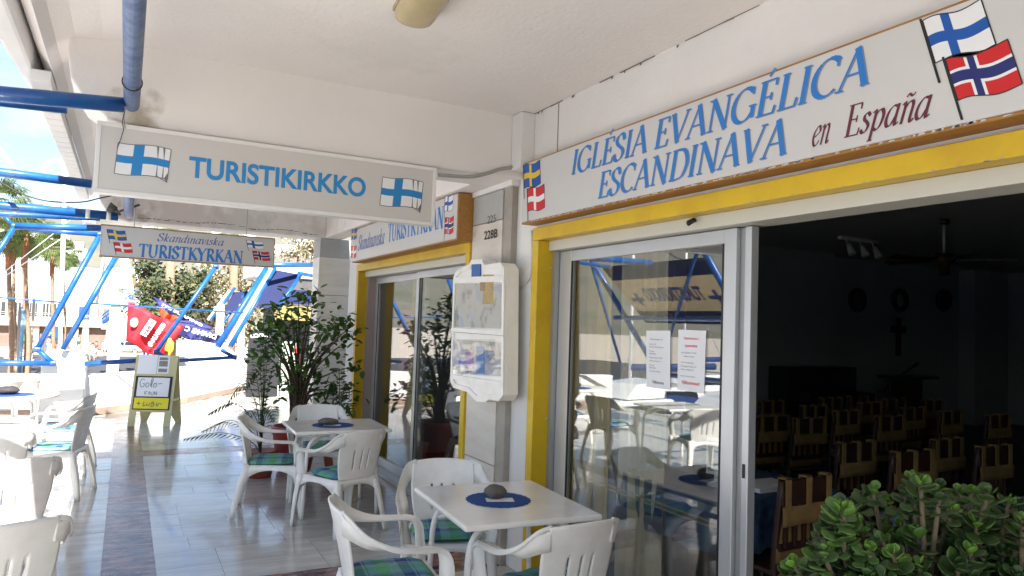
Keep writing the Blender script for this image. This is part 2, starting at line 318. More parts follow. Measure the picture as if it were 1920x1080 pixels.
# individual marble slabs near the camera, purple border strips
def slab_mesh(w_, d_, m_):
    return MB().box((0, 0, -.0055), (w_-.0025, d_-.0025, 0)).mesh('floor_tile', m_)
cnt = 0
tile_m = {}
def put_tile(x, y, w_, d_, m_):
    k = (round(w_, 3), round(d_, 3), m_.name)
    if k not in tile_m: tile_m[k] = slab_mesh(w_, d_, m_)
    o = bpy.data.objects.new('floor_tile', tile_m[k]); col.objects.link(o); o.parent = tb; o.location = (x, y, random.uniform(0, .0006)); o.rotation_euler = (random.gauss(0, .0012), random.gauss(0, .0012), 0)
ysplit = [(2.7, 4.30), (4.68, 9.0), (9.38, 12.5)]
for (a, b) in ysplit:
    n = int(round((b-a)/.33)); d_ = (b-a)/n
    for j in range(n):
        y = a+j*d_; off = random.choice((0, .25, .4, .55))
        for (X0, X1) in ((-1.55 if y < 9 else -2.0, -.05), (.25, 2.3)):
            x = X0; first = True
            while x < X1-.01:
                w_ = .62 if not first else max(.2, .62-off)
                w_ = min(w_, X1-x); first = False
                if X1-x-w_ < .12: w_ = X1-x
                put_tile(x, y, w_, d_, M_tile); cnt += 1; x += w_
for (a, b) in ysplit:
    n = int(round((b-a)/.8)); d_ = (b-a)/n
    for j in range(n): put_tile(-.05, a+j*d_, .30, d_, M_purple)
for Y in (4.30, 9.0):
    for x in (-1.55, -.8): put_tile(x, Y, .75, .38, M_purple)
    put_tile(-.05, Y, .30, .38, M_purple)
    for j in range(3): put_tile(.25+j*.6833, Y, .6833, .38, M_purple)
# parapet walls and the white block
pw = thing('parapet_wall', 'low white rendered wall round the sunlit end of the terrace', 'wall', (0, 13, 0))
pts = [(-4.2, 12.45), (-.35, 12.78), (1.02, 14.1), (2.35, 16.4)]
for i in range(3):
    a, b = V((*pts[i], 0)), V((*pts[i+1], 0)); d = (b-a).normalized(); nrm = V((-d.y, d.x, 0))*.28
    hgt = .60 if i < 2 else .62
    MB().prism([a, b, b+nrm, a+nrm], (0, 0, hgt)).build('wall_panel', M_white, pw, bevel=.012, recalc=True)
    off = V((d.y, -d.x, 0))*.02
    MB().prism([a+off+d*.01, b+off-d*.01, b+V((0, 0, 0))-d*.01, a+d*.01], (0, 0, .10)).build('skirting', mat('brown_marble', (.34, .25, .19), .4, var=.2, scale=6), pw, recalc=True)
bk = MB().prism([(-1.0, 12.0, 0), (-.46, 12.0, 0), (-.46, 12.0, .84), (-.55, 12.0, 1.0), (-.93, 12.0, 1.0), (-1.0, 12.0, .94)], (0, .5, 0)).build('white_block', M_white, bevel=.02, recalc=True)
tag(bk, 'white concrete block with clipped corners at the terrace edge below the blue struts', 'block')
# ------------------------------------------------------------------ arcade building
B = thing('arcade_building', 'white arcade building with deep ceiling, beams and a marble clad pillar', 'building', (2.3, 4, 0))
XW = 2.30
# ceiling slab with rounded outer edge
sec = [(2.3, 2.97), (-.18, 2.97), (-.30, 2.955), (-.38, 2.92), (-.42, 2.86), (-.44, 2.90), (-.50, 2.98), (-.52, 3.4), (2.3, 3.4)]
MB().prism([(x, -5, z) for x, z in sec], (0, 14.4, 0)).build('ceiling', M_ceil, B, recalc=True)
MB().prism([(-.51, -5, 2.87), (-.66, -5, 2.87), (-.63, 4.0, 2.87), (-.60, 4.6, 2.87), (-.515, 6.4, 2.87)], (0, 0, .5)).build('ceiling_edge', M_white, B, recalc=True, bevel=.02)
for j in range(26):                                    # pale tiles capping the slab's outer edge
    y = 4.6+j*.18
    box('edge_tile', (-.525, y, 2.80), (-.425, y+.164, 2.862), M_white, B, bevel=.004)
def beam(y0, y1):
    prof = [(2.3, 2.552)]+[(x, z) for x, z in ((-.02, 2.552), (-.14, 2.575), (-.24, 2.64), (-.31, 2.75), (-.33, 2.88), (-.33, 3.02))]+[(2.299, 3.02)]
    MB().prism([(x, y0, z) for x, z in prof], (0, y1-y0, 0)).build('beam', M_ceil, B, recalc=True, bevel=.012)
beam(4.24, 4.62); beam(8.80, 9.20)
MB().box((2.08, 4.63, 2.55), (2.298, 8.79, 2.966)).build('beam', M_ceil, B, bevel=.008)
# facade wall pieces
def wallp(y0, y1, z0, z1, x1=2.5): return box('wall_panel', (XW, y0, z0), (x1, y1, z1), M_wall, B)
wallp(-2.2, 3.999, 2.20, 2.97); wallp(-2.2, -1.2, 0, 2.2); wallp(4.0, 5.0, 0, 2.97-.002, 2.498); wallp(4.998, 8.45, 2.20, 2.55); wallp(8.02, 8.45, 0, 2.2)
box('wall_joint', (2.297, 3.805, 2.64), (2.301, 3.812, 2.966), M_joint, B)
# narrow pilaster, marble clad, beside the first shop
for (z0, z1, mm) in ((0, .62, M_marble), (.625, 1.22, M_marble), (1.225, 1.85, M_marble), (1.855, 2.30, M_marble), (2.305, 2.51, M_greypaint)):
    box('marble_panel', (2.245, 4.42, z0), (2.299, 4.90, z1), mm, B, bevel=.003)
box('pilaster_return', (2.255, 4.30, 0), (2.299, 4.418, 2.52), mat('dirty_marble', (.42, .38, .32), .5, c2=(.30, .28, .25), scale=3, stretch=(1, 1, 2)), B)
box('pilaster_cap', (2.235, 4.28, 2.515), (2.299, 4.93, 2.56), M_wall, B, bevel=.004)
box('pilaster_head', (2.20, 4.10, 2.60), (2.299, 4.236, 2.966), M_wall, B, bevel=.004)
# pillar beneath the far beam
for (z0, z1) in ((0, .60), (.605, 1.20), (1.205, 1.86), (1.865, 2.32)):
    box('marble_panel', (2.03, 8.84, z0), (2.47, 9.18, z1), M_marble, B, bevel=.004)
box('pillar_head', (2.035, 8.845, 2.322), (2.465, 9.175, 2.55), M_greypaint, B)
# yellow surrounds
def surround(y0, y1, open_right=False):
    s_ = MB().box((2.262, y0, 2.118), (2.44, y1, 2.197)); s_.build('door_surround', M_yellow, B, bevel=.003)
    box('door_surround', (2.262, y1-.075, 0), (2.44, y1, 2.116), M_yellow, B, bevel=.003)
    box('door_surround', (2.262, y0, 0), (2.44, y0+.075, 2.116), M_yellow, B, bevel=.003)
surround(-1.2, 4.02); surround(4.98, 8.02)
ry = random.Random(21); yc = MB()
for i in range(46):
    z = ry.uniform(.05, 2.1); w_ = ry.uniform(.003, .011); h_ = ry.uniform(.004, .02); y = 4.02-ry.choice((0.0, .07))-ry.uniform(0, .006)*1
    yc.quad((2.2612, y-w_, z), (2.2612, y, z+.002), (2.2612, y-.3*w_, z+h_), (2.2612, y-w_*1.1, z+h_*.7))
for i in range(60):
    y = ry.uniform(1.0, 4.0); w_ = ry.uniform(.004, .02); h_ = ry.uniform(.002, .007)
    yc.quad((2.2612, y, 2.1185), (2.2612, y+w_, 2.1185), (2.2612, y+w_*.8, 2.1185+h_), (2.2612, y+w_*.2, 2.1185+h_*.8))
yc.build('paint_chips', mat('bare_primer', (.45, .38, .26), .8), B, kind='stuff')
for (y, z) in ((3.943, 1.95), (3.943, 1.0), (3.943, .55)):
    MB().blob((2.36, y, z), (.006, .004, .006)).build('screw', M_alu, B)
# aluminium doors.  header, track, stiles, glass
def header(y0, y1):
    box('door_header', (2.34, y0, 2.055), (2.50, y1, 2.117), mat('ivory_aluminium', (.62, .60, .52), .45), B, bevel=.002)
    box('door_track', (2.36, y0, 0.0), (2.50, y1, .045), M_alu, B, bevel=.002)
header(-1.125, 3.945); header(5.055, 7.945)
def slider(x, y0, y1, wl=.07, wr=.07, z1=2.05, label=None):
    """door leaf between y0 (near the camera) and y1"""
    fr = MB(); z0 = .047
    fr.box((x-.02, y0, z0), (x+.02, y0+wr, z1)); fr.box((x-.02, y1-wl, z0), (x+.02, y1, z1))
    fr.box((x-.019, y0+wr, z1-.065), (x+.019, y1-wl, z1)); fr.box((x-.019, y0+wr, z0), (x+.019, y1-wl, z0+.09))
    d = fr.build('sliding_door', M_alu, B, bevel=.003)
    g = MB().box((x-.003, y0+wr-.004, z0+.086), (x+.003, y1-wl+.004, z1-.061)).build('glass_pane', M_glass, d)
    gk = MB()
    for yy in (y0+wr, y1-wl-.012): MB().box((x-.0195, yy, z0+.09), (x-.012, yy+.012, z1-.065)).build('gasket', M_rubber, d)
    return d
d1 = slider(2.42, 2.40, 3.90, wl=.13, wr=.075)
d2 = MB().box((2.405, 2.315, .047), (2.45, 2.352, 2.05)).build('door_stile', M_alu, B, bevel=.003)
MB().box((2.425, 2.353, .047), (2.47, 2.398, 2.049)).build('stile_recess', M_alud, d2)
MB().box((2.4025, 2.33, .95), (2.4045, 2.345, 1.01)).build('lock_plate', M_black, d2)
slider(2.42, 5.06, 6.46, wl=.07, wr=.07); slider(2.475, 6.36, 7.9, wl=.09, wr=.07)
box('door_post', (2.37, 3.905, .046), (2.50, 3.944, 2.054), M_alud, B)
box('door_post', (2.37, 7.905, .046), (2.50, 7.944, 2.054), mat('pinkish_frame', (.42, .34, .32), .5), B)
MB().tube([(2.33, 2.60, 2.10), (2.30, 2.60, 2.085)], .012, 8).blob((2.297, 2.60, 2.083), (.012, .012, .014)).build('hook', M_black, B)
rk = random.Random(9); ck = MB()
y = -1.5
while y < 4.05:
    L_ = rk.uniform(.03, .16)
    if rk.random() < .6: ck.quad((2.2965, y, 2.966-rk.uniform(.001, .006)), (2.2965, y+L_, 2.966-rk.uniform(.001, .008)), (2.2965, y+L_, 2.9685), (2.2965, y, 2.9685))
    y += L_
for i in range(10):
    y = rk.uniform(2.0, 4.1); ck.quad((2.2962, y, 2.955), (2.2962, y+.012, 2.95), (2.2962, y+.014, 2.966), (2.2962, y-.004, 2.966))
z = 2.60
for x0, z0, x1 in ((.35, 2.60, 1.1), (1.2, 2.59, 1.95), (.05, 2.585, .35)):
    x = x0
    while x < x1:
        L_ = rk.uniform(.02, .08); zz = z0+.012*math.sin(x*9)
        ck.quad((x, 8.797, zz), (x+L_, 8.797, zz+rk.uniform(-.006, .006)), (x+L_, 8.797, zz+.007), (x, 8.797, zz+.006)); x += L_*rk.uniform(1, 1.6)
ck.build('crack', mat('crack_dark', (.16, .14, .12), .9), B, kind='stuff')
# ------------------------------------------------------------------ interior of the church room
RM = thing('church_room', 'dark room with rows of covered chairs seen through the open sliding door', 'room', (5.5, 2, 0))
YW = 8.2; XE = 15.0
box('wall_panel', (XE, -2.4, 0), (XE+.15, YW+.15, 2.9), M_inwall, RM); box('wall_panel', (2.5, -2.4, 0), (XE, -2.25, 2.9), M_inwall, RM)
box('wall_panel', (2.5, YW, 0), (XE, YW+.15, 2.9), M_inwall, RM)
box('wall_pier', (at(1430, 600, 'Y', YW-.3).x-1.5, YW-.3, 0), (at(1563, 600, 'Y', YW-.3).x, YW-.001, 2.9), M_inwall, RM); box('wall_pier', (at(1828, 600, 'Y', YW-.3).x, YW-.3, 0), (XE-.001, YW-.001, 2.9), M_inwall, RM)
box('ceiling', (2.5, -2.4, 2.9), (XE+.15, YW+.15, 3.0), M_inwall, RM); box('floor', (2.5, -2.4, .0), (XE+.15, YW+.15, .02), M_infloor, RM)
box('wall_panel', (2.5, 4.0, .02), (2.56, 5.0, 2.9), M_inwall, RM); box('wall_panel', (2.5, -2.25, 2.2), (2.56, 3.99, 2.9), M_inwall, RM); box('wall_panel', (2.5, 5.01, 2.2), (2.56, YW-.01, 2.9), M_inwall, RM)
qc = at(1685, 622, 'Y', YW-.03); cx_, cz_ = qc.x, qc.z
o = MB().box((cx_-.06, YW-.04, cz_-.42), (cx_+.06, YW-.01, cz_+.24)).box((cx_-.2, YW-.042, cz_-.02), (cx_+.2, YW-.012, cz_+.10)).build('cross', mat('cross_wood', (.06, .015, .01), .5)); tag(o, 'dark red wooden cross on the far wall of the room', 'cross')
for i, (px_, kind, lab) in enumerate(((1608, 0, 'left of three round wreaths high on the dark far wall'), (1688, 1, 'round wreath with a pale star centre above the wooden cross'), (1770, 2, 'right of three round wreaths, a solid dark disc on the far wall'))):
    q = at(px_, 563, 'Y', YW-.05); x = q.x; z = q.z
    t = thing('wall_wreath', lab, 'wreath', (x, YW-.05, z), group='wreaths above the cross')
    MB().tube([(x+.17*math.cos(a), YW-.05, z+.17*math.sin(a)) for a in [2*math.pi*k/20 for k in range(21)]], .045, 8).build('ring', mat('wreath_green', (.05, .06, .045), .8, var=.4, scale=30), t)
    if kind == 1:
        MB().prism([(x+(.12 if k % 2 else .05)*math.cos(k*math.pi/5+.3), YW-.04, z+(.12 if k % 2 else .05)*math.sin(k*math.pi/5+.3)) for k in range(10)], (0, .01, 0)).build('star', mat('straw', (.4, .37, .30), .8), t, recalc=True)
    else:
        MB().prism([(x+.14*math.cos(a), YW-.04, z+.14*math.sin(a)) for a in [2*math.pi*k/16 for k in range(16)]], (0, .01, 0)).build('disc', M_dark if kind else mat('dim_disc', (.12, .12, .11), .8), t, recalc=True)
qf = at(1770, 485, 'Z', 2.46); FX, FY = qf.x, qf.y
t = thing('ceiling_fan', 'ceiling fan with long dark blades hanging in the dark room', 'fan', (FX, FY, 2.9))
MB().tube([(FX, FY, 2.9), (FX, FY, 2.5)], .018, 8).build('rod', M_alud, t); MB().lathe([(0, 2.90), (.06, 2.89), (.05, 2.84), (0, 2.83)], 12, (FX, FY, 0)).build('rose', M_dark, t)
MB().lathe([(0, 2.52), (.09, 2.51), (.12, 2.46), (.10, 2.41), (.06, 2.38), (.06, 2.28), (0, 2.27)], 16, (FX, FY, 0)).build('motor', M_dark, t)
for k in range(5):
    a = k*2*math.pi/5+.35; MB().box((.12, -.06, -.006), (.66, .06, .006), Matrix.Translation((FX, FY, 2.45)) @ Matrix.Rotation(a, 4, 'Z') @ Matrix.Rotation(.2, 4, 'X')).build('blade', M_dark, t)
qt = at(1612, 450, 'Z', 2.88); t = thing('track_light', 'white track with three small spotlights on the dark ceiling', 'lamp', (qt.x, qt.y, 2.9))
MB().box((qt.x-.4, qt.y-.03, 2.86), (qt.x+.4, qt.y+.03, 2.9)).build('track', M_white, t)
for k in range(3):
    x = qt.x-.28+k*.27; MB().tube([(x, qt.y, 2.86), (x+.02, qt.y-.02, 2.78)], .01, 6).tube([(x+.02, qt.y-.02, 2.80), (x+.03, qt.y-.08, 2.66)], [.025, .05], 10).build('spotlight', M_white, t)
# covered dining chairs
def church_chair():
    t = thing('wooden_chair', 'x', 'chair', (0, 0, 0), 0)
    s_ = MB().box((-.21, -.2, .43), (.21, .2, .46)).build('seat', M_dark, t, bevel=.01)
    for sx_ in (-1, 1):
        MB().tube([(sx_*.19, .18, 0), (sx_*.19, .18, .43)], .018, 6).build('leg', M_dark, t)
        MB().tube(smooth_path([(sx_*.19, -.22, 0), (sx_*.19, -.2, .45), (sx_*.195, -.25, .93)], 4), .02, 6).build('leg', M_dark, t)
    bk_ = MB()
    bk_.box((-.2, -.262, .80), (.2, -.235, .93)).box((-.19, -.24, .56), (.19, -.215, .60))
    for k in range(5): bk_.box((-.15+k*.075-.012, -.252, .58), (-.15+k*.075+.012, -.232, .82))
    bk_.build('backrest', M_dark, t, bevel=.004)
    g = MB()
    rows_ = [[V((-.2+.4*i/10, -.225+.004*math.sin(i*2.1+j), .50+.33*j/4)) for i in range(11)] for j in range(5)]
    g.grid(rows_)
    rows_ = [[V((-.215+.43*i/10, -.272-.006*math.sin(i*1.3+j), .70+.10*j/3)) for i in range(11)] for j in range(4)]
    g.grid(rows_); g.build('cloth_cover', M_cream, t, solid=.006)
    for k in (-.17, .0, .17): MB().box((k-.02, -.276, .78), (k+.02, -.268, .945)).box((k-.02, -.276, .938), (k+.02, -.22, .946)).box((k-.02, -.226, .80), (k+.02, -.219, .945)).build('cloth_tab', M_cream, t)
    return t
cc = church_chair(); first = True
spots = [(1510, 900, 4, 'wooden chair with cream cloth pockets closest to the open sliding door'), (1607, 833, 2, 'cream covered wooden chair left in the middle row of the dark room'), (1717, 850, -3, 'cream covered wooden chair whose lower half is hidden by the jade plant top'),
 (1777, 827, 3, 'wide cream covered chair behind the middle of the jade plant'), (1867, 840, 0, 'cream covered chair above the jade plant near the right picture edge'),
 (1453, 783, 0, 'leftmost covered chair next to the open door edge'), (1447, 754, 2, 'low chair back directly behind the leftmost covered chair'), (1521, 787, -2, 'covered chair second from the open door edge'), (1528, 763, 0, 'chair back showing behind the second covered chair'),
 (1588, 773, 3, 'covered chair third from the open door edge'), (1633, 757, 0, 'small chair back in the rear row below the microphone stand'), (1672, 783, -2, 'covered chair below the cross in the middle of the room'), (1713, 767, 0, 'chair back in the rear row right of the cross'),
 (1783, 773, 2, 'covered chair in the rear row below the dark lectern'), (1873, 780, 0, 'covered chair at the right end of the rear row'), (1560, 748, 0, 'chair back in the last row left of the microphone stand'), (1610, 745, 2, 'chair back in the last row under the boom of the microphone stand'), (1680, 750, -2, 'chair back in the last row under the cross'), (1750, 752, 0, 'chair back at the right of the last row')]
for (x, y, a, lab) in spots:
    o = cc if first else copy_tree(cc); first = False
    q = at(x, y, 'Z', .87); o.scale = (.92,)*3; o.location = (q.x, q.y+.24, .02); o.rotation_euler.z = R(a); o['label'] = lab; o['group'] = 'cloth covered chairs in rows inside the room'
# tables indoors
def cloth_table(x0, y0, x1, y1, lab, rz=0):
    t = thing('dining_table', lab, 'table', (x0, y0, 0))
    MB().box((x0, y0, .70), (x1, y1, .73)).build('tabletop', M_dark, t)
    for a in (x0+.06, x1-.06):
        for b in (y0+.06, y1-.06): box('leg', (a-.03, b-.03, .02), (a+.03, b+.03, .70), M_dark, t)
    c = MB(); c.box((x0-.01, y0-.01, .731), (x1+.01, y1+.01, .736))
    per = []
    N_ = 14
    for i in range(N_): per.append((x0-.012+(x1-x0+.024)*i/N_, y0-.012, 0, -1))
    for i in range(N_): per.append((x1+.012, y0-.012+(y1-y0+.024)*i/N_, 1, 0))
    for i in range(N_): per.append((x1+.012-(x1-x0+.024)*i/N_, y1+.012, 0, 1))
    for i in range(N_+1): per.append((x0-.012, y1+.012-(y1-y0+.024)*i/N_, -1, 0))
    rws = [[V((x+nx*(.01+.012*j*math.sin(i*1.9)), y+ny*(.01+.012*j*math.sin(i*1.9)), .736-.09*j)) for i, (x, y, nx, ny) in enumerate(per)] for j in range(4)]
    c.grid(rws); cl = c.build('tablecloth', M_bluecloth); tag(cl, lab.replace('table', 'tablecloth on table', 1) if False else 'patterned blue cloth spread over '+lab, 'tablecloth')
    g = MB()
    for zz in (.64, .615): g.box((x0-.06, y0-.02, zz), (x0-.052, y1+.02, zz+.006))
    tr_ = g.build('trim', M_goldline, cl)
    return t
cloth_table(2.66, 2.75, 3.5, 3.95, 'the indoor table behind the glass')
cloth_table(3.3, 1.6, 4.1, 2.3, 'the indoor table near the jade plant')
# things on the indoor table
t = thing('photo_stand', 'small white standing frame with a picture on the blue tablecloth', 'frame', (2.95, 3.05, .736))
MB().lathe([(0, .74), (.05, .74), (.045, .75), (.01, .765), (.01, .80)], 14, (2.9, 3.02, 0)).build('stand_foot', M_plastic, t)
def vpanel(c, u_, w_, h_, th, name, m_, par):      # upright panel centred at c, width direction u_
    u_ = V(u_).normalized(); n_ = V((u_.y, -u_.x, 0)); c = V(c)
    P = [c-u_*w_/2-V((0, 0, h_/2)), c+u_*w_/2-V((0, 0, h_/2)), c+u_*w_/2+V((0, 0, h_/2)), c-u_*w_/2+V((0, 0, h_/2))]
    return MB().prism(P, n_*th).build(name, m_, par, recalc=True)
vpanel((2.9, 3.02, .90), (.35, -1, 0), .11, .20, .008, 'frame', M_plastic, t); vpanel((2.893, 3.018, .90), (.35, -1, 0), .085, .165, .003, 'picture', mat('faded_picture', (.30, .40, .38), .3, var=.4, scale=30), t)
t = vpanel((2.95, 3.42, .93), (.25, -1, 0), .26, .36, .01, 'leaning_board', mat('pale_board', (.35, .40, .40), .3), None); tag(t, 'pale grey board leaning upright on the blue covered table', 'board')
o = MB().box((3.0, 2.80, .737), (3.3, 3.0, .76)).build('paper_stack', M_paper); tag(o, 'loose white leaflets lying at the end of the blue table', 'papers')
qp = at(1555, 705, 'Y', 7.4); t = thing('piano', 'low black upright piano against the dark far wall', 'piano', (qp.x, 7.4, 0))
MB().box((qp.x-.75, 7.5, .02), (qp.x+.75, 7.88, 1.1)).build('case', M_black, t, bevel=.01); MB().box((qp.x-.7, 7.15, .62), (qp.x+.7, 7.5, .74)).build('keyboard', M_dark, t)
ql = at(1700, 725, 'Y', 7.3); t = thing('lectern', 'dark wooden lectern below the cross in the room', 'lectern', (ql.x, 7.3, 0))
MB().box((ql.x-.25, 7.2, .02), (ql.x+.25, 7.4, .95)).build('post', M_dark, t); MB().box((ql.x-.45, 7.05, .95), (ql.x+.45, 7.5, .99)).build('top', M_dark, t)
qm = at(1665, 720, 'Y', 6.9); qn = at(1720, 682, 'Y', 6.9); t = thing('microphone_stand', 'thin black microphone stand with slanting boom in front of the altar wall', 'stand', (qm.x, 6.9, 0))
MB().tube([(qm.x, 6.9, .02), (qm.x, 6.9, qm.z)], .014, 6).build('pole', M_black, t); MB().tube([qm+V((-.25, 0, -.12)), qn], .014, 6).tube([qn-V((.08, 0, .04)), qn], .03, 8).build('boom', M_black, t)
for a in range(3): MB().tube([(qm.x, 6.9, .1), (qm.x+.25*math.cos(a*2.1), 6.9+.25*math.sin(a*2.1), .03)], .01, 6).build('leg', M_black, t)
# curtains
def curtain(y0, y1, x, m_, lab, z1=2.1, amp=.02, k=60):
    rws = [[V((x+amp*math.sin(k*y)+.006*math.sin(17*y+j), y, .06+(z1-.06)*j/8)) for y in [y0+(y1-y0)*i/60 for i in range(61)]] for j in range(9)]
    o = MB().grid(rws).build('curtain', m_); tag(o, lab, 'curtain'); return o
curtain(3.58, 3.985, 2.60, M_curtain, 'yellow curtain gathered at the left edge of the near sliding door', amp=.028, k=52)
curtain(3.14, 3.56, 2.64, M_beige, 'thin beige curtain hanging behind the near glass door', amp=.018, k=60)
curtain(6.70, 7.05, 2.58, M_curtain, 'narrow yellow curtain behind the far sliding door', amp=.02, k=70)
o = MB().box((2.62, 7.15, .3), (2.66, 7.5, 1.7)).build('pink_shelf', mat('pink_panel', (.55, .22, .20), .6)); tag(o, 'pink panel standing inside the far glass door', 'panel')
# ------------------------------------------------------------------ lettering (own stroke alphabet drawn with a broad nib)
def arc(cx, cy, rx, ry, a0, a1, n=14): return [(cx+rx*math.cos(R(a0+(a1-a0)*i/n)), cy+ry*math.sin(R(a0+(a1-a0)*i/n))) for i in range(n+1)]
def sp2(P, n=5): return [(p.x, p.y) for p in smooth_path([(x, y, 0) for x, y in P], n)]
def sf(x, y, w_=.11): return ([(x-w_, y), (x+w_, y)], .35)
GL = {
 'I': (.36, [([(.18, 0), (.18, 1)], 1), sf(.18, 0), sf(.18, 1)]),
 'G': (.90, [(arc(.46, .5, .38, .51, 48, 325, 20), 1), ([(.80, .08), (.80, .42)], .9), sf(.78, .42, .12), ([(.74, .98), (.74, .78)], .4)]),
 'L': (.66, [([(.2, 0), (.2, 1)], 1), sf(.2, 1), ([(.08, 0), (.6, 0)], .4), ([(.6, 0), (.64, .22)], .5)]),
 'E': (.70, [([(.2, 0), (.2, 1)], 1), ([(.08, 1), (.6, 1)], .4), ([(.6, 1), (.6, .82)], .5), ([(.2, .52), (.48, .52)], .4), ([(.48, .62), (.48, .42)], .4), ([(.08, 0), (.62, 0)], .4), ([(.62, 0), (.66, .2)], .5)]),
 'S': (.62, [(sp2([(.50, .78), (.42, .96), (.28, 1.0), (.13, .9), (.10, .74), (.2, .6), (.36, .48), (.5, .36), (.52, .2), (.42, .04), (.26, -.01), (.12, .06), (.06, .24)]), .95), ([(.5, .76), (.5, .98)], .4), ([(.06, .24), (.06, .02)], .4)]),
 'A': (.82, [([(.08, 0), (.40, 1.02)], .45), ([(.40, 1.02), (.74, 0)], 1), ([(.2, .36), (.6, .36)], .4), sf(.08, 0, .1), sf(.74, 0, .1)]),
 'V': (.80, [([(.1, 1), (.42, 0)], 1), ([(.42, 0), (.74, 1)], .45), sf(.1, 1, .1), sf(.74, 1, .1)]),
 'N': (.92, [([(.18, 0), (.18, 1)], .45), ([(.18, 1), (.76, -.02)], 1), ([(.76, 0), (.76, 1)], .45), sf(.18, 0), sf(.12, 1, .1), sf(.76, 1)]),
 'C': (.78, [(arc(.46, .5, .38, .51, 50, 312, 20), 1), ([(.70, .98), (.70, .74)], .4)]),
 'D': (.88, [([(.2, 0), (.2, 1)], 1), (sp2([(.08, 1), (.4, 1), (.66, .9), (.8, .5), (.66, .1), (.4, 0), (.08, 0)]), .95)]),
 'T': (.72, [([(.36, 0), (.36, 1)], 1), ([(.04, 1), (.68, 1)], .5), ([(.04, 1), (.04, .82)], .5), ([(.68, 1), (.68, .82)], .5), sf(.36, 0)]),
 'U': (.86, [([(.18, 1), (.18, .32)], 1), (arc(.44, .32, .26, .33, 180, 360, 12), .7), ([(.70, .32), (.70, 1)], .8), sf(.18, 1), sf(.70, 1)]),
 'R': (.76, [([(.2, 0), (.2, 1)], 1), (sp2([(.08, 1), (.38, 1), (.56, .88), (.56, .66), (.38, .5), (.2, .5)]), .8), ([(.36, .5), (.72, 0)], 1), sf(.2, 0)]),
 'K': (.78, [([(.2, 0), (.2, 1)], 1), ([(.64, 1), (.2, .44)], .5), ([(.32, .56), (.74, 0)], 1), sf(.2, 0), sf(.2, 1), sf(.64, 1, .08)]),
 'Y': (.76, [([(.08, 1), (.38, .48)], 1), ([(.70, 1), (.38, .48)], .5), ([(.38, .5), (.38, 0)], 1), sf(.38, 0), sf(.08, 1, .08), sf(.70, 1, .08)]),
 'e': (.50, [(sp2([(.08, .28), (.26, .34), (.42, .46), (.36, .62), (.22, .60), (.08, .42), (.06, .2), (.16, .02), (.3, 0), (.44, .14)]), .8)]),
 'n': (.56, [(sp2([(.04, .56), (.12, .62), (.15, .5), (.10, 0)], 4), .8), (sp2([(.13, .4), (.26, .58), (.38, .62), (.44, .5), (.40, .1), (.46, 0), (.54, .08)], 4), .8)]),
 's': (.42, [(sp2([(.34, .52), (.24, .62), (.12, .55), (.13, .42), (.25, .32), (.33, .2), (.27, .05), (.14, 0), (.04, .1)]), .8)]),
 'p': (.56, [(sp2([(.04, .56), (.13, .62), (.15, .5), (.08, -.3)], 4), .85), (sp2([(.13, .42), (.26, .58), (.40, .60), (.48, .42), (.42, .15), (.28, 0), (.14, .06)]), .85), sf(.08, -.3, .09)]),
 'a': (.58, [(sp2([(.44, .58), (.28, .62), (.12, .46), (.06, .2), (.14, .02), (.28, .06), (.42, .3)]), .8), (sp2([(.47, .64), (.42, .2), (.44, .02), (.56, .08)], 4), .85)]),
 'd': (.60, [(sp2([(.44, .56), (.28, .60), (.12, .46), (.06, .2), (.14, .02), (.28, .06), (.42, .3)]), .8), (sp2([(.52, 1.0), (.44, .3), (.45, .02), (.57, .08)], 4), .85)]),
 'k': (.54, [([(.18, 1), (.10, 0)], .85), (sp2([(.12, .3), (.3, .6), (.42, .58), (.36, .42), (.16, .32)], 4), .6), (sp2([(.2, .33), (.34, .05), (.48, .04)], 4), .8)]),
 'i': (.30, [(sp2([(.06, .56), (.14, .62), (.13, .1), (.18, 0), (.26, .08)], 4), .8), ([(.17, .82), (.19, .84)], 1.1)]),
 'v': (.50, [(sp2([(.04, .56), (.12, .62), (.2, 0)], 4), .8), (sp2([(.2, 0), (.42, .3), (.40, .62)], 4), .5)]),
 ' ': (.34, [])}
GL['É'] = (.70, GL['E'][1]+[([(.32, 1.14), (.46, 1.32)], .7)])
GL['ñ'] = (.56, GL['n'][1]+[(sp2([(.14, .78), (.22, .86), (.34, .78), (.44, .86)], 4), .6)])
class Fr:                               # a drawing frame on a plane
    def __init__(s, o, r_, u_): s.o = V(o); s.r = V(r_); s.u = V(u_); s.n = s.r.cross(s.u).normalized()
    def p(s, x, y, d=0): return s.o+s.r*x+s.u*y+s.n*d
def nib_text(txt, fr, x0, y0, h_, W=None, shear=.22, nib=.15, ang=22, d0=.0015, mb=None, hair=.045, track=0):
    """letters in frame fr: baseline start (x0,y0), cap height h_, total width W"""
    adv = sum(GL[c][0]+track for c in txt); sx_ = (W/adv) if W else h_
    mb = mb or MB(); x = 0; cnt_ = 0
    ca, sa = math.cos(R(ang)), math.sin(R(ang))
    for c in txt:
        a_, strokes = GL[c]
        for pl, wt_ in strokes:
            P = [V((p[0], p[1])) for p in pl]
            for i in range(len(P)-1):
                p, q = P[i], P[i+1]; t_ = (q-p)
                if t_.length < 1e-6: continue
                t_.normalize(); nb = V((ca, sa))*nib*wt_*.5; pr = V((-t_.y, t_.x))
                k = nb.dot(pr); wd = max(abs(k), hair*.5)
                e = t_*wd*.35
                for (A_, B_) in ((p-e, q+e),):
                    qs = [A_-pr*wd, B_-pr*wd, B_+pr*wd, A_+pr*wd]
                    cnt_ += 1; dd = d0+cnt_ % 40*.00001
                    mb.add([fr.p(x0+(x+v.x+shear*v.y*h_/sx_)*sx_, y0+v.y*h_, dd) for v in qs], [(0, 1, 2, 3)], False)
        x += a_+track
    return mb
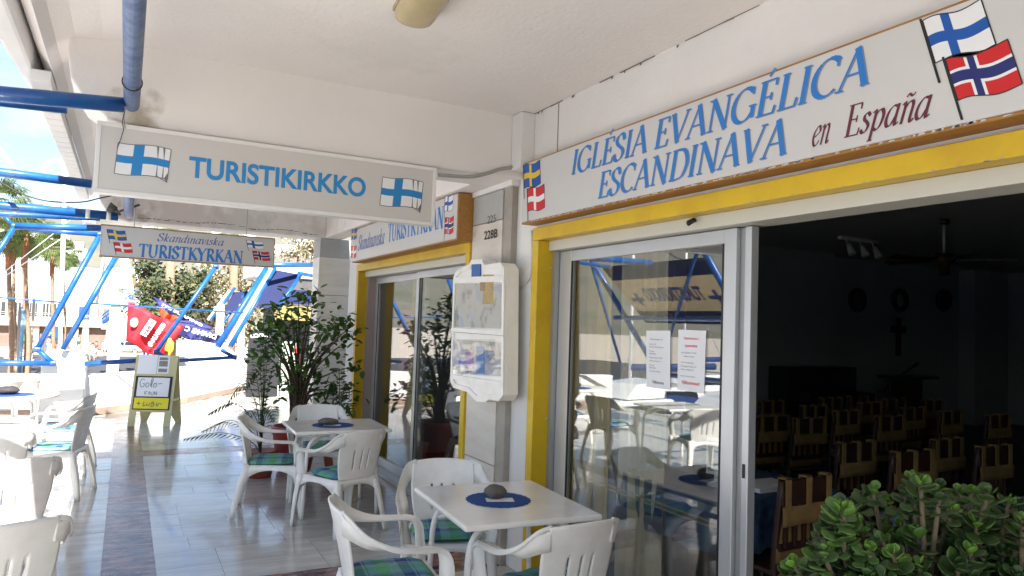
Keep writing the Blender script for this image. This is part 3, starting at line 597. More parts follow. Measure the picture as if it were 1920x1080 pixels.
def sans(txt, fr, x0, y0, h_, W=None, bold=0.0, d=.002, mirror=False):
    cu = bpy.data.curves.new('t', 'FONT'); cu.body = txt; cu.size = 1; cu.offset = bold; o = bpy.data.objects.new('t', cu); col.objects.link(o)
    dg = bpy.context.evaluated_depsgraph_get(); me = bpy.data.meshes.new_from_object(o.evaluated_get(dg)); bpy.data.objects.remove(o)
    xs = [v.co.x for v in me.vertices]; ys = [v.co.y for v in me.vertices]
    if not xs: return MB()
    ax, bx, by = min(xs), max(xs), max(ys); s_y = h_/.73; s_x = W/(bx-ax) if W else s_y
    b = MB(); b.add([fr.p(x0+(v.co.x-ax)*s_x, y0+v.co.y*s_y, d) for v in me.vertices], [tuple(p.vertices) for p in me.polygons], False); return b
def flag(kind, fr, x0, y0, w_, h_, parent, amp=.05, skew=0, d=.0015, pole=True, outline=True, drop=0):
    """flag print, wavy; kind FI SE DK NO"""
    c0, c1, edge, mats_ = {'FI': (.30, .46, 0, [M_flagw, M_flagblue]), 'FL': (.30, .50, 0, [M_flagw, M_flaglb]), 'SE': (.34, .48, 0, [M_flagblue, M_flagy]), 'DK': (.36, .50, 0, [M_flagr, M_flagw]), 'NO': (.33, .45, .05, [M_flagr, M_flagn, M_flagw])}[kind]
    r0, r1 = (.38, .62)
    xs = sorted(set([i/16 for i in range(17)]+[c0, c1, c0-edge, c1+edge])); ys = sorted(set([0, .2, .8, 1, r0, r1, r0-edge*1.3, r1+edge*1.3]))
    def P(s, t, dd=0):
        return fr.p(x0+s*w_+skew*t*h_, y0+t*h_+amp*h_*math.sin(s*6.5+.5)+drop*s*h_, d+dd)
    b = MB()
    for i in range(len(xs)-1):
        for j in range(len(ys)-1):
            sm, tm = (xs[i]+xs[i+1])/2, (ys[j]+ys[j+1])/2
            inx = c0 < sm < c1; iny = r0 < tm < r1; ex = c0-edge < sm < c1+edge; ey = r0-edge*1.3 < tm < r1+edge*1.3
            b.m = 1 if (inx or iny) else (2 if edge and (ex or ey) else 0)
            b.quad(P(xs[i], ys[j]), P(xs[i+1], ys[j]), P(xs[i+1], ys[j+1]), P(xs[i], ys[j+1]))
    o = b.build('flag_print', mats_, parent)
    l = MB(); lw = h_*.013
    if outline:
        for k in range(16):
            a_, e_ = k/16, (k+1)/16
            for t in (0, 1): l.quad(P(a_, t, .0003)-fr.u*lw, P(e_, t, .0003)-fr.u*lw, P(e_, t, .0003)+fr.u*lw, P(a_, t, .0003)+fr.u*lw)
        for s in (0, 1): l.quad(P(s, 0, .0004)-fr.r*lw, P(s, 0, .0004)+fr.r*lw, P(s, 1, .0004)+fr.r*lw, P(s, 1, .0004)-fr.r*lw)
    if kind == 'FL':
        for s in (.74, .86):
            l.quad(P(s-.015, 1, .0006), P(s+.03, 1, .0006), P(s+.035, .62, .0006), P(s+.025, .62, .0006)); l.quad(P(s+.03, .40, .0006), P(s+.04, .40, .0006), P(s+.06, 0, .0006), P(s+.03, 0, .0006))
        l.quad(P(.93, .0, .0006), P(1, -.12, .0006), P(1, .16, .0006), P(.985, .2, .0006)); l.quad(P(.78, .02, .0006), P(1, -.12, .0006), P(1, -.09, .0006), P(.78, .05, .0006))
    if pole:
        lw2 = h_*.028; a_ = fr.p(x0+skew*h_*1.08-lw2, y0+h_*1.08, d+.0007); e_ = fr.p(x0-skew*h_*.42-lw2, y0-h_*.42, d+.0007)
        l.quad(a_-fr.r*lw2, e_-fr.r*lw2, e_+fr.r*lw2, a_+fr.r*lw2)
    if l.v: l.build('flag_outline', M_line if kind == 'FL' else M_black, parent)
# ------------------------------------------------------------------ sign 1: big shop sign
def px_frame(X): return Fr((X, 0, 0), (0, -1, 0), (0, 0, 1))
def pxy(px, py, X): q = at(px, py, 'X', X); return -q.y, q.z
SX = 2.185
S1 = thing('shop_sign', 'long white sign with blue and maroon lettering over the open sliding door', 'sign', (SX, 2.5, 2.2))
zt, zb = at(981, 306, 'X', SX).z, at(976, 421, 'X', SX).z; yl = at(978, 360, 'X', SX).y
MB().box((SX+.006, .72, zb), (2.299, yl, zt)).build('sign_box', M_wood, S1, bevel=.004)
box('sign_panel', (SX, .74, zb+.012), (SX+.008, yl-.012, zt-.012), M_signw, S1)
ch = MB()                                         # chipped paint along the lower edge
for i in range(150):
    y = random.uniform(.75, yl-.1); w_ = random.uniform(.006, .03); hh = random.uniform(.002, .008)
    ch.quad((SX+.0045, y, zb+.006), (SX+.0045, y+w_, zb+.004), (SX+.0045, y+w_*.8, zb+.006+hh), (SX+.0045, y+.2*w_, zb+.006+hh))
ch.build('paint_chips', M_signw, S1, kind='stuff')
fr1 = px_frame(SX)
def line(txt, p0, p1, capx, parent, m_, X, nib=.16, shadow=None, shear=.22, fr=fr1, **k):
    (xa, ya), (xb, yb), (xc, yc) = pxy(*p0, X), pxy(*p1, X), pxy(*capx, X); h_ = yc-ya
    if shadow: nib_text(txt, fr, xa+.006, (ya+yb)/2-.004, h_, (xb-xa)-shear*h_, shear, nib, d0=.0008, **k).build('lettering', shadow, parent)
    nib_text(txt, fr, xa, (ya+yb)/2, h_, (xb-xa)-shear*h_, shear, nib, **k).build('lettering', m_, parent)
line('IGLÉSIA EVANGÉLICA', (1070, 327), (1641, 152), (1078, 282), S1, M_ink, SX, shadow=M_inkshadow)
line('ESCANDINAVA', (1119, 373), (1484, 283), (1131, 324), S1, M_ink, SX, shadow=M_inkshadow)
line('en', (1521, 275), (1564, 264), (1530, 219), S1, M_maroon, SX, nib=.15)
line('España', (1580, 261), (1757, 213), (1593, 202), S1, M_maroon, SX, nib=.15)
def flag_px(kind, tl, br, X, parent, fr=fr1, **k):
    (xa, ya), (xb, yb) = pxy(*tl, X), pxy(*br, X); flag(kind, fr, xa, yb, xb-xa, ya-yb, parent, **k)
flag_px('SE', (985, 311), (1014, 345), SX, S1, skew=-.12); flag_px('DK', (992, 355), (1022, 390), SX, S1, skew=-.12)
flag_px('FI', (1755, 32), (1868, 86), SX, S1, skew=-.28); flag_px('NO', (1797, 105), (1918, 160), SX, S1, skew=-.28)
# ------------------------------------------------------------------ sign 2: far shop sign
S2 = thing('shop_sign', 'white sign with ochre wooden edges over the far sliding door', 'sign', (2.17, 6.6, 2.2))
X2 = 2.12; z2t, z2b = 2.545, at(855, 447, 'X', X2).z; yn = at(858, 400, 'X', X2).y; yf = at(659, 480, 'X', X2).y
MB().box((X2+.006, yn, z2b-.012), (2.299, yf, z2t)).build('sign_box', M_wood, S2, bevel=.004)
box('sign_panel', (X2, yn+.012, z2b), (X2+.008, yf-.012, z2t-.01), M_signw, S2)
f2 = px_frame(X2)
line('Skandinaviska', (671, 470), (722, 456), (672, 443), S2, M_purpleink, X2, nib=.16, fr=f2)
line('TURISTKYRKAN', (727, 452), (832, 428), (727, 420), S2, M_ink, X2, nib=.20, shear=.04, fr=f2, ang=30)
flag_px('SE', (660, 432), (669, 447), X2, S2, fr=f2); flag_px('DK', (659, 463), (668, 482), X2, S2, fr=f2)
flag_px('FI', (835, 370), (849, 393), X2, S2, fr=f2); flag_px('NO', (835, 410), (850, 436), X2, S2, fr=f2)
# ------------------------------------------------------------------ hanging signs
def hanging(name, label, Y, tl, br, frame_m, panel_m, th=.09, fw=.022):
    a, b = at(*tl, 'Y', Y), at(*br, 'Y', Y); t = thing(name, label, 'sign', ((a.x+b.x)/2, Y+th/2, a.z))
    x0, x1, z1, z0 = a.x, b.x, a.z, b.z
    box('sign_box', (x0+.004, Y+.010, z0+.004), (x1-.004, Y+th, z1-.004), frame_m, t, bevel=.004)
    f_ = MB(); f_.box((x0, Y, z1-fw), (x1, Y+.012, z1)).box((x0, Y, z0), (x1, Y+.012, z0+fw)); f_.box((x0, Y+.0005, z0+fw), (x0+fw, Y+.0115, z1-fw)).box((x1-fw, Y+.0005, z0+fw), (x1, Y+.0115, z1-fw)); f_.build('sign_frame', frame_m, t, bevel=.003)
    box('sign_panel', (x0+fw-.001, Y+.005, z0+fw-.001), (x1-fw+.001, Y+.011, z1-fw+.001), panel_m, t)
    return t, Fr((0, Y+.005, 0), (1, 0, 0), (0, 0, 1)), (x0, x1, z0, z1)
YA = 4.20
SA, fa, ext = hanging('hanging_sign', 'white hanging sign with bold blue word between two Finnish flags', YA, (182, 225), (815, 424), M_frame, M_signc, th=.11)
def pa(px, py, Y): q = at(px, py, 'Y', Y); return q.x, q.z
(x0, z0), (x1, z1), (_, zc) = pa(353, 331, YA+.005), pa(685, 368, YA+.005), pa(353, 292, YA+.005)
sans('TURISTIKIRKKO', fa, x0, (z0+z1)/2, zc-z0, x1-x0, bold=.028).build('lettering', M_ink2, SA)
for (tl, br) in (((218, 262), (314, 335)), ((715, 327), (789, 392))):
    (xa, za), (xb, zb_) = pa(*tl, YA), pa(*br, YA); flag('FL', fa, xa, zb_, xb-xa, za-zb_-.01, SA, amp=-.03, skew=.06, pole=False)
YB = 8.55
SB, fb, ext2 = hanging('hanging_sign', 'smaller white hanging sign with thin brown edge and two pairs of Nordic flags', YB, (190, 422), (512, 500), M_signw, M_signw, th=.07, fw=.008)
a, b = ext2[0], ext2[1]
MB().box((a-.004, YB-.002, ext2[3]), (b+.004, YB+.075, ext2[3]+.012)).box((a-.004, YB-.002, ext2[2]-.012), (b+.004, YB+.075, ext2[2])).box((b, YB-.0015, ext2[2]), (b+.008, YB+.074, ext2[3])).build('wood_edge', M_wood2, SB)
(x0, z0), (x1, z1), (_, zc) = pa(294, 452, YB), pa(424, 461, YB), pa(297, 437, YB)
nib_text('Skandinaviska', fb, x0, (z0+z1)/2, zc-z0, x1-x0-.03, .22, .15).build('lettering', M_purpleink, SB)
(x0, z0), (x1, z1), (_, zc) = pa(259, 481, YB), pa(455, 493, YB), pa(259, 458, YB)
nib_text('TURISTKYRKAN', fb, x0, (z0+z1)/2, zc-z0, x1-x0, .04, .24, ang=32, hair=.09).build('lettering', M_ink, SB)
for k, tl, br in (('SE', (206, 431), (238, 451)), ('DK', (218, 455), (249, 474)), ('FI', (466, 451), (495, 467)), ('NO', (478, 471), (507, 489))):
    (xa, za), (xb, zb_) = pa(*tl, YB), pa(*br, YB); flag(k, fb, xa, zb_, xb-xa, za-zb_, SB, skew=-.25)
wire = MB().tube([(.05+.4*i, 8.5+.1, ext2[3]) for i in range(2)], .002, 4)
# hangers for both signs
for t, Y, xs_, z_ in ((SA, YA+.06, (ext[0]+.3, ext[1]-.3), ext[3]), (SB, YB+.03, (ext2[0]+.3, ext2[1]-.3), ext2[3])):
    for x in xs_: MB().tube([(x, Y, z_-.005), (x, Y, 2.60 if Y < 5 else 2.97)], .004, 6).build('hanger', M_alud, t)
# ------------------------------------------------------------------ lamp, pipes, conduit
t = thing('ceiling_lamp', 'yellowed elongated ceiling lamp cut by the top edge of the picture', 'lamp', (1.2, 2.75, 2.97))
la, lb = at(774, 36, 'Z', 2.93), at(797, 0, 'Z', 2.93); ld = (lb-la).normalized(); lw3 = V((ld.y, -ld.x, 0))*.088
MB().prism([la-lw3*1.05+V((0, 0, .02)), la+lw3*1.05+V((0, 0, .02)), la+lw3*1.05+ld*1.2+V((0, 0, .02)), la-lw3*1.05+ld*1.2+V((0, 0, .02))], (0, 0, .025)).build('base', M_lamp, t, recalc=True)
rows = []
for i in range(11):
    s_ = (.55, .9, 1, 1, 1, 1, 1, 1, 1, .9, .55)[i]; c = la+ld*(-.015+1.22*(0, .025, .05, .2, .4, .5, .6, .8, .95, .975, 1)[i])
    rows.append([c+lw3*math.cos(a)*(.8+.2*s_)+V((0, 0, .018-.07*max(0, math.sin(a))**.6*s_)) for a in [math.pi*q/10 for q in range(11)]])
lg = MB().grid(rows); lg.add(rows[0], [tuple(range(11))], False); lg.add(rows[-1], [tuple(range(11))], False); lg.build('lamp_shade', mat('lamp_diffuser', (.55, .45, .25), .25, var=.15, scale=10), t, recalc=True)
FRM = thing('canopy_frame', 'blue painted steel tube frame tied into the arcade beams', 'frame', (-.03, 4, 2.6))
def tb_(name, P, r_, m_=M_blue, n=12): return MB().tube(P, r_, n).build(name, m_, FRM)
zp = 2.60
tb_('tube', [(-.03, -1.0, zp), (-.03, 4.02, zp)], .036, M_bluegrey, 16)
tb_('tube', [(-.03, 6.0, 2.60), (-.03, 8.62, 2.60)], .045, M_bluegrey, 16)
tb_('tube', [(-.06, 3.95, 2.575), (at(0, 176, 'Y', 3.95))+V((-3, 0, 0))*0, V((-2.5, 3.95, at(0, 176, 'Y', 3.95).z-.06))], .036)
tb_('tube', [(-.35, 4.7, 2.70), V((-2.5, 4.7, 2.62))], .034)
for (p, q, Y, r_) in (((172, 345), (0, 323), 6.4, .033), ((222, 406), (0, 386), 8.45, .045), ((188, 410), (0, 401), 9.6, .03), ((192, 428), (28, 424), 9.8, .04), ((188, 440), (55, 430), 11.9, .033)):
    a = at(*p, 'Y', Y); b = at(*q, 'Y', Y); d = (b-a); tb_('tube', [a, b+(d*.8 if q[0] == 0 else d*0)], r_)
a = at(205, 404, 'Y', 8.44)
for k in (165, 204): c = at(k, 401 if k < 200 else 404.5, 'Y', 8.45); MB().tube([c+V((-.02, 0, 0)), c+V((.02, 0, 0))], .0475, 12).build('white_band', M_whiteband, FRM)
MB().tube([at(118, 402.5-8, 'Y', 8.45), at(118, 402.5-8, 'Y', 8.45)+V((.001, 0, 0))], .001).build('bolt', M_alu, FRM)
YF = 11.9
def fp(x, y, Y=YF): return at(x, y, 'Y', Y)
for P, r_ in ((((28, 424), (-40, 530)), .045), (((188, 440), (70, 655)), .050), (((218, 480), (118, 655)), .050), (((405, 500), (293, 660)), .042),
              (((70, 655), (100, 681)), .045), (((-60, 681), (100, 681)), .050), (((158, 682), (262, 676)), .045), (((293, 660), (330, 682)), .040), (((336, 676), (440, 670)), .036), (((440, 670), (414, 656)), .036),
              (((-40, 555), (118, 567)), .016), (((172, 569), (460, 587)), .016), (((6, 404), (28, 425)), .03)):
    tb_('tube', [fp(*P[0]), fp(*P[1])], r_*.78)
for (x, y, r_) in ((28, 424, .046), (188, 440, .046), (70, 655, .046), (100, 681, .046), (262, 676, .042), (293, 660, .04), (440, 670, .035), (405, 500, .04)):
    c = fp(x, y); MB().tube([c-V((r_*.9, 0, 0)), c+V((r_*.9, 0, 0))], r_, 12).build('collar', M_blue, FRM, bevel=.006)
    MB().blob(c+V((0, -r_, 0)), (.012, .01, .012), 8, 5).build('bolt', M_rust, FRM)
tb_('tube', [fp(-20, 255, 8), fp(28, 318, 8)], .022, M_whiteband)
# wires
wr = MB()
wr.tube([at(x, y, 'Y', 6.0) for x, y in sp2([(-20, 325), (0, 341), (40, 363), (90, 377), (150, 379), (185, 372), (212, 366)], 5)], .005, 5)
for (p, q) in (((135, 409), (0, 520)), ((170, 411), (0, 545)), ((130, 360), (60, 500))): pass
o = wr.build('hanging_wire', M_black, FRM)
for (p, q) in (((136, 410), (25, 500)), ((168, 412), (28, 502))):
    MB().tube([at(*p, 'Y', 20), at(q[0]-60, q[1]+44, 'Y', 20)], .012, 5).build('stay_cable', M_alud, FRM)
o = MB().tube([V((p.x, YA-.004, p.z)) for p in [at(x, y, 'Y', YA) for x, y in [(234, 203), (229, 230), (232, 243), (226, 262), (220, 278)]]], .0018, 5).tube([V((p.x, YA-.012, p.z)) for p in [at(x, y, 'Y', YA) for x, y in [(236, 203), (232, 222), (235, 242)]]], .0015, 5).build('loose_wire', M_black)
tag(o, 'thin loose wire dangling from the blue pipe in front of the hanging sign', 'wire')
MB().tube([V((-.03+.040*math.cos(a), 3.62, zp+.040*math.sin(a))) for a in [2*math.pi*k/18 for k in range(19)]], .003, 5).build('tie_wire', M_black, FRM)
cn = thing('cable_conduit', 'grey cable conduit running from the hanging sign along the beam to the wall', 'cable', (1.9, 4.2, 2.52))
cpts = sp2([(822, 327), (850, 329), (885, 330), (915, 324), (940, 316), (975, 312)], 5)
MB().tube([at(x, y, 'Y', 4.215) for x, y in cpts], .009, 8).build('conduit', mat('conduit_grey', (.35, .34, .32), .5), cn)
MB().tube([at(x, y+3, 'Y', 4.22) for x, y in cpts], .005, 6).build('conduit', mat('conduit_grey', (.35, .34, .32), .5), cn)
MB().tube([at(x, y, 'X', 2.285) for x, y in sp2([(997, 432), (997, 500), (988, 528), (966, 542)], 5)], .007, 8).build('conduit', mat('conduit_white', (.6, .59, .57), .5), cn)
t = thing('spotlight', 'small dark broken spotlight clamped to the end of the blue pipe', 'lamp', tuple(at(215, 392, 'Y', 8.4)))
q = at(218, 392, 'Y', 8.4)
MB().tube([q+V((-.07, 0, .02)), q+V((0, 0, -.01))], [.05, .03], 8).build('housing', mat('rusty_metal', (.10, .09, .08), .7, var=.4, scale=30), t)
MB().tube([q, q+V((.04, .0, -.06))], .012, 6).tube([q+V((.03, 0, -.02)), at(262, 384, 'Y', 8.4)], .012, 6).build('bracket', mat('rusty_metal', (.10, .09, .08), .7), t)
# house numbers
nb_ = thing('house_number', 'black numbers 225 and 228B on the marble pilaster', 'number', (2.24, 4.65, 2.1))
f3 = px_frame(2.2438)
for txt, p0, p1, pc, m_, bo in (('225', (914, 420), (930, 416), (914, 405), M_greyink, 0), ('228B', (908, 450), (933, 444), (908, 434), M_black, .02)):
    (xa, ya), (xb, yb), (xc, yc) = pxy(*p0, 2.2438), pxy(*p1, 2.2438), pxy(*pc, 2.2438)
    sans(txt, f3, xa, (ya+yb)/2, yc-ya, xb-xa, bold=bo).build('lettering', m_, nb_)
# ------------------------------------------------------------------ menu case
MC = thing('menu_case', 'white plastic menu display case with two clear windows on the pilaster', 'display case', (2.2, 4.6, 1.1))
XC = 2.13
def mprof(sc_=1.0):
    pts_ = [(850, 522), (852, 513), (860, 504), (879, 496), (884, 487), (903, 486), (908, 497), (938, 492), (945, 503), (943, 741), (935, 752), (916, 749), (910, 754), (893, 753), (876, 735), (850, 727), (844, 716)]
    P = [at(x, y, 'X', XC) for x, y in pts_]; c = sum(P, V((0, 0, 0)))/len(P)
    return [c+(p-c)*sc_ for p in P]
MB().prism([p+V((.012, 0, 0)) for p in mprof()], (.10, 0, 0)).build('case', M_plastic, MC, recalc=True, bevel=.008)
rim = mprof(); inn = mprof(.93)
r_ = MB()
for i in range(len(rim)):
    j = (i+1) % len(rim); a, b, c, d = rim[i], rim[j], inn[j], inn[i]
    r_.add([a, b, c, d, a+V((.0125, 0, 0)), b+V((.0125, 0, 0)), c+V((.0125, 0, 0)), d+V((.0125, 0, 0))], [(0, 1, 2, 3), (0, 1, 5, 4), (2, 3, 7, 6)], False)
r_.build('rim', M_plastic, MC, recalc=True)
def mq(p, X): return [at(x, y, 'X', X) for x, y in p]
for nm, q4, m_ in (('mid_bar', [(846, 614), (943, 621), (943, 633), (846, 625)], M_plastic), ('top_bar', [(850, 520), (943, 517), (943, 528), (850, 531)], M_plastic), ('low_bar', [(846, 702), (941, 717), (941, 727), (846, 710)], M_plastic)):
    MB().prism(mq(q4, XC-.002), (.013, 0, 0)).build(nm, m_, MC, recalc=True)
MB().prism(mq([(884, 492), (900, 491), (900, 519), (884, 520)], XC+.002), (.009, 0, 0)).build('blue_badge', mat('badge_blue', (.03, .12, .36), .5), MC, recalc=True)
for q4 in ([(849, 622), (943, 629), (943, 630), (849, 623)],): MB().prism(mq(q4, XC-.003), (.003, 0, 0)).build('seam', M_joint, MC, recalc=True)
for z in ((532, 612), (636, 700)):
    MB().prism(mq([(849, z[0]), (942, z[0]-2 if z[0] < 600 else z[0]+6), (942, z[1]+6 if z[1] > 650 else z[1]+5), (849, z[1])], XC+.0095), (.002, 0, 0)).build('menu_sheet', mat('menu_sheet_print', (.62, .60, .56), .6, c2=(.30, .30, .28), scale=9, thr=(.35, .5)), MC, recalc=True)
    cl = []
    for j in range(9):
        row = []
        for i in range(11):
            x = 849+93*i/10; y = z[0]+(z[1]-z[0]+4)*j/8
            p = at(x, y, 'X', XC+.003); row.append(p+V((.0045*mnoise.noise(V((i*.45, j*.5, z[0]*.1)))-.001, 0, 0)))
        cl.append(row)
    MB().grid(cl).build('clear_window', glass_mat('crinkled_acrylic', 2.1, (.93, .93, .93), .04), MC)
f4 = px_frame(XC+.0088)
for p0, c_, w_, h_ in (((905, 570), (.62, .38, .04), 20, 55), ((872, 690), (.45, .2, .5), 16, 30), ((893, 700), (.08, .25, .6), 16, 50), ((900, 545), (.4, .2, .05), 10, 16), ((860, 690), (.2, .25, .6), 12, 20)):
    x, y = p0; MB().prism(mq([(x, y), (x+w_, y+1), (x+w_, y-h_), (x, y-h_)], XC+.0088), (.0012, 0, 0)).build('menu_picture', mat('pic%.2f%.2f' % (c_[0], c_[1]), c_, .5, var=.3, scale=40), MC, recalc=True)
MB().blob(at(950, 681, 'Y', 4.235), (.008, .003, .008)).build('case_lock', M_alud, MC)
# papers on the glass door
XP = 2.4165
for j, (q4, lab, lines) in enumerate((([(1212, 620), (1257, 620), (1256, 731), (1212, 725)], 'left of two white notices taped inside the glass door, black print', [('Veckans program v 42', (1219, 637), 24, 3.2, 0), ('Söndag 17.00', (1218, 646), 12, 2.4, 0), ('Svensk finsk gudstjänst', (1218, 651), 27, 2.6, 0), ('Onsdag', (1218, 659), 9, 2.4, 0), ('Kaffestund', (1218, 664), 12, 3, 0), ('Öppet klockan 10.00', (1218, 671), 24, 2.8, 0), ('välkommen in', (1218, 677), 21, 2.6, 0), ('Fredag', (1218, 685), 9, 2.4, 0), ('Sång', (1218, 690), 11, 3, 0), ('Gemensam middag', (1218, 696), 20, 2.6, 0), ('Välkomna', (1223, 718), 22, 5.5, 0)]),
                                        ([(1272, 618), (1324, 620), (1320, 738), (1270, 730)], 'right of two white notices on the glass door, red Swedish heading', [('Nybörjarkurs i', (1283, 636), 28, 4.5, 1), ('spanska', (1285, 650), 23, 5.5, 1), ('den 7 februari kl 10.30', (1278, 662), 28, 2.8, 0), ('klockan 10.30', (1283, 669), 18, 2.6, 0), ('den 7 fortsättning', (1278, 680), 23, 2.8, 0), ('Torsdagar klockan 10', (1277, 687), 29, 2.8, 0), ('Start i februari', (1277, 693), 24, 2.8, 0), ('pastorn svarar gärna', (1276, 705), 28, 2.6, 0), ('Välkommen!', (1278, 719), 34, 6.5, 1)]))):
    t = thing('notice', lab, 'notice', tuple(at(q4[0][0], q4[0][1], 'X', XP)), group='notices taped to the sliding door')
    MB().prism(mq(q4, XP-.0012), (.0011, 0, 0)).build('sheet', M_paper, t, recalc=True)
    f5 = px_frame(XP-.0014); bk_, rd_ = MB(), MB()
    for (s_, p0, w_, h_, red) in lines:
        (xa, ya), (xb, yb), (xc, yc) = pxy(*p0, XP), pxy(p0[0]+w_, p0[1], XP), pxy(p0[0], p0[1]-h_, XP)
        mbb = sans(s_, f5, xa, ya, yc-ya, xb-xa, bold=.02 if h_ > 4 else 0, d=.0004); tgt = rd_ if red else bk_
        tgt.add(mbb.v, mbb.f, False)
    if bk_.v: bk_.build('lettering', M_greyink, t)
    if rd_.v: rd_.build('lettering', M_redink, t)
# ------------------------------------------------------------------ plastic chairs
def ribbon(A, Bb, n=5):
    a, b = smooth_path(A, n), smooth_path(Bb, n); return [[a[i], a[i].lerp(b[i], .5), b[i]] for i in range(len(a))]
SC = .93
def plastic_chair():
    t = thing('plastic_armchair', 'x', 'chair', (0, 0, 0), 0)
    S_ = lambda p: V(p)*SC
    # seat
    rows = []
    for j in range(13):
        v = j/12; y = -.21+.44*v; hw = .185+.045*v
        rows.append([S_((hw*(2*i/12-1), y, .425-.012*math.sin(math.pi*v)-.010*(1-(2*i/12-1)**2)-(.02*(v-.9)*10 if v > .9 else 0))) for i in range(13)])
    MB().grid(rows).build('seat', M_plastic, t, solid=.012)
    # backrest with three slots
    m_ = MB(); nx, nz = 33, 24
    def bp(u, v):
        hw = .165+.03*v+.02*math.sin(v*math.pi); z = .42+.385*v+.012*(1-u*u)*v
        y = -.215-.075*v-.02*v*v+.030*u*u*(.6+.8*v); return S_((hw*u, y, z))
    us = [-1+2*i/(nx-1) for i in range(nx)]; vs_ = [j/(nz-1) for j in range(nz)]
    idx = {}
    for j, v in enumerate(vs_):
        for i, u in enumerate(us): idx[(i, j)] = len(m_.v); m_.v.append(bp(u, v))
    for j in range(nz-1):
        for i in range(nx-1):
            v = (vs_[j]+vs_[j+1])/2
            if i in (10, 16, 21) and .20 < v < .62: continue
            if v > .95 and i in (0, nx-2): continue
            m_.f.append([idx[(i, j)], idx[(i+1, j)], idx[(i+1, j+1)], idx[(i, j+1)]]); m_.mi.append(0); m_.sm.append(True)
    m_.build('backrest', M_plastic, t, solid=.010)
    for s in (-1, 1):
        A = [(.175, -.272, .815), (.235, -.245, .79), (.275, -.165, .715), (.296, -.05, .664), (.302, .08, .652), (.298, .175, .645), (.292, .228, .60), (.282, .243, .52), (.270, .245, .42)]
        Bb = [(.170, -.268, .70), (.215, -.235, .685), (.245, -.150, .648), (.246, -.04, .640), (.244, .08, .640), (.243, .155, .632), (.245, .178, .59), (.238, .185, .52), (.215, .19, .42)]
        rb = ribbon([(s*x, y, z) for x, y, z in A], [(s*x, y, z) for x, y, z in Bb])
        rows = [[S_(p) for p in r] for r in rb]
        # outer lip
        rows2 = [[r[0], r[0]+V((s*.004, 0, -.022)) if i < 36 else r[0]+V((s*.002, -.006, 0))] for i, r in enumerate(rows)]
        MB().grid(rows).grid(rows2).build('arm', M_plastic, t, solid=.009)
        # front leg and rear leg, tapered open channels
        for (top, bot, w0, w1, yd) in (((.255, .215, .43), (.275, .275, 0), .062, .034, 1), ((.185, -.205, .43), (.235, -.30, 0), .062, .034, -1)):
            rws = []
            for k in range(9):
                q = k/8; c = V(top).lerp(V(bot), q); c.y += yd*.012*math.sin(q*math.pi); w_ = w0+(w1-w0)*q
                rws.append([S_((s*(c.x-w_*.75), c.y+yd*w_*.15, c.z)), S_((s*(c.x+w_*.15), c.y+yd*w_*.22, c.z)), S_((s*(c.x+w_*.25), c.y+yd*w_*.05, c.z)), S_((s*(c.x+w_*.22), c.y-yd*w_*.85, c.z))])
            MB().grid(rws).build('leg', M_plastic, t, solid=.009)
        rws = []
        for k in range(13):
            q = k/12; y = -.225+.47*q; x = .178+.068*q; rws.append([S_((s*(x+.012), y, .432)), S_((s*(x+.020), y, .40)), S_((s*(x+.026), y, .39-.10*abs(2*q-1)**2.5))])
        MB().grid(rws).build('skirt', M_plastic, t, solid=.007)
    for yy, hw, dep_ in ((.235, .235, .09), (-.222, .185, .07)):
        rws = []
        for k in range(13):
            u = -1+2*k/12; rws.append([S_((hw*u, yy, .425)), S_((hw*u, yy*1.02, .385-dep_*abs(u)**2.5))])
        MB().grid(rws).build('skirt', M_plastic, t, solid=.007)
    return t
def plaid():
    q = bpy.data.materials.new('plaid_cotton'); q.use_nodes = True; t = q.node_tree; b = t.nodes['Principled BSDF']; b.inputs['Roughness'].default_value = .9
    N = t.nodes.new; L = t.links.new; tc_ = N('ShaderNodeTexCoord'); sp_ = N('ShaderNodeSeparateXYZ'); L(tc_.outputs['Object'], sp_.inputs[0])
    def band(sock, sc_, off):
        m1 = N('ShaderNodeMath'); m1.operation = 'MULTIPLY_ADD'; m1.inputs[1].default_value = sc_; m1.inputs[2].default_value = off; L(sock, m1.inputs[0])
        m2 = N('ShaderNodeMath'); m2.operation = 'FRACT'; L(m1.outputs[0], m2.inputs[0]); r_ = N('ShaderNodeValToRGB'); r_.color_ramp.interpolation = 'CONSTANT'; e = r_.color_ramp.elements
        e[0].position = 0; e[0].color = (.10, .36, .13, 1); e[1].position = .27; e[1].color = (.20, .36, .42, 1)
        for p_, c_ in ((.5, (.02, .06, .20, 1)), (.74, (.16, .34, .42, 1)), (.79, (.02, .05, .18, 1)), (.82, (.12, .32, .40, 1))):
            x_ = e.new(p_); x_.color = c_
        L(m2.outputs[0], r_.inputs[0]); return r_.outputs[0]
    mx_ = N('ShaderNodeMixRGB'); mx_.inputs[0].default_value = .5; L(band(sp_.outputs[0], 4.6, .3), mx_.inputs[1]); L(band(sp_.outputs[1], 5.2, .1), mx_.inputs[2]); L(mx_.outputs[0], b.inputs['Base Color'])
    n_ = N('ShaderNodeTexNoise'); n_.inputs['Scale'].default_value = 300; bp_ = N('ShaderNodeBump'); bp_.inputs['Strength'].default_value = .3; bp_.inputs['Distance'].default_value = .003; L(n_.outputs[0], bp_.inputs['Height']); L(bp_.outputs[0], b.inputs['Normal']); return q
M_plaid = plaid()
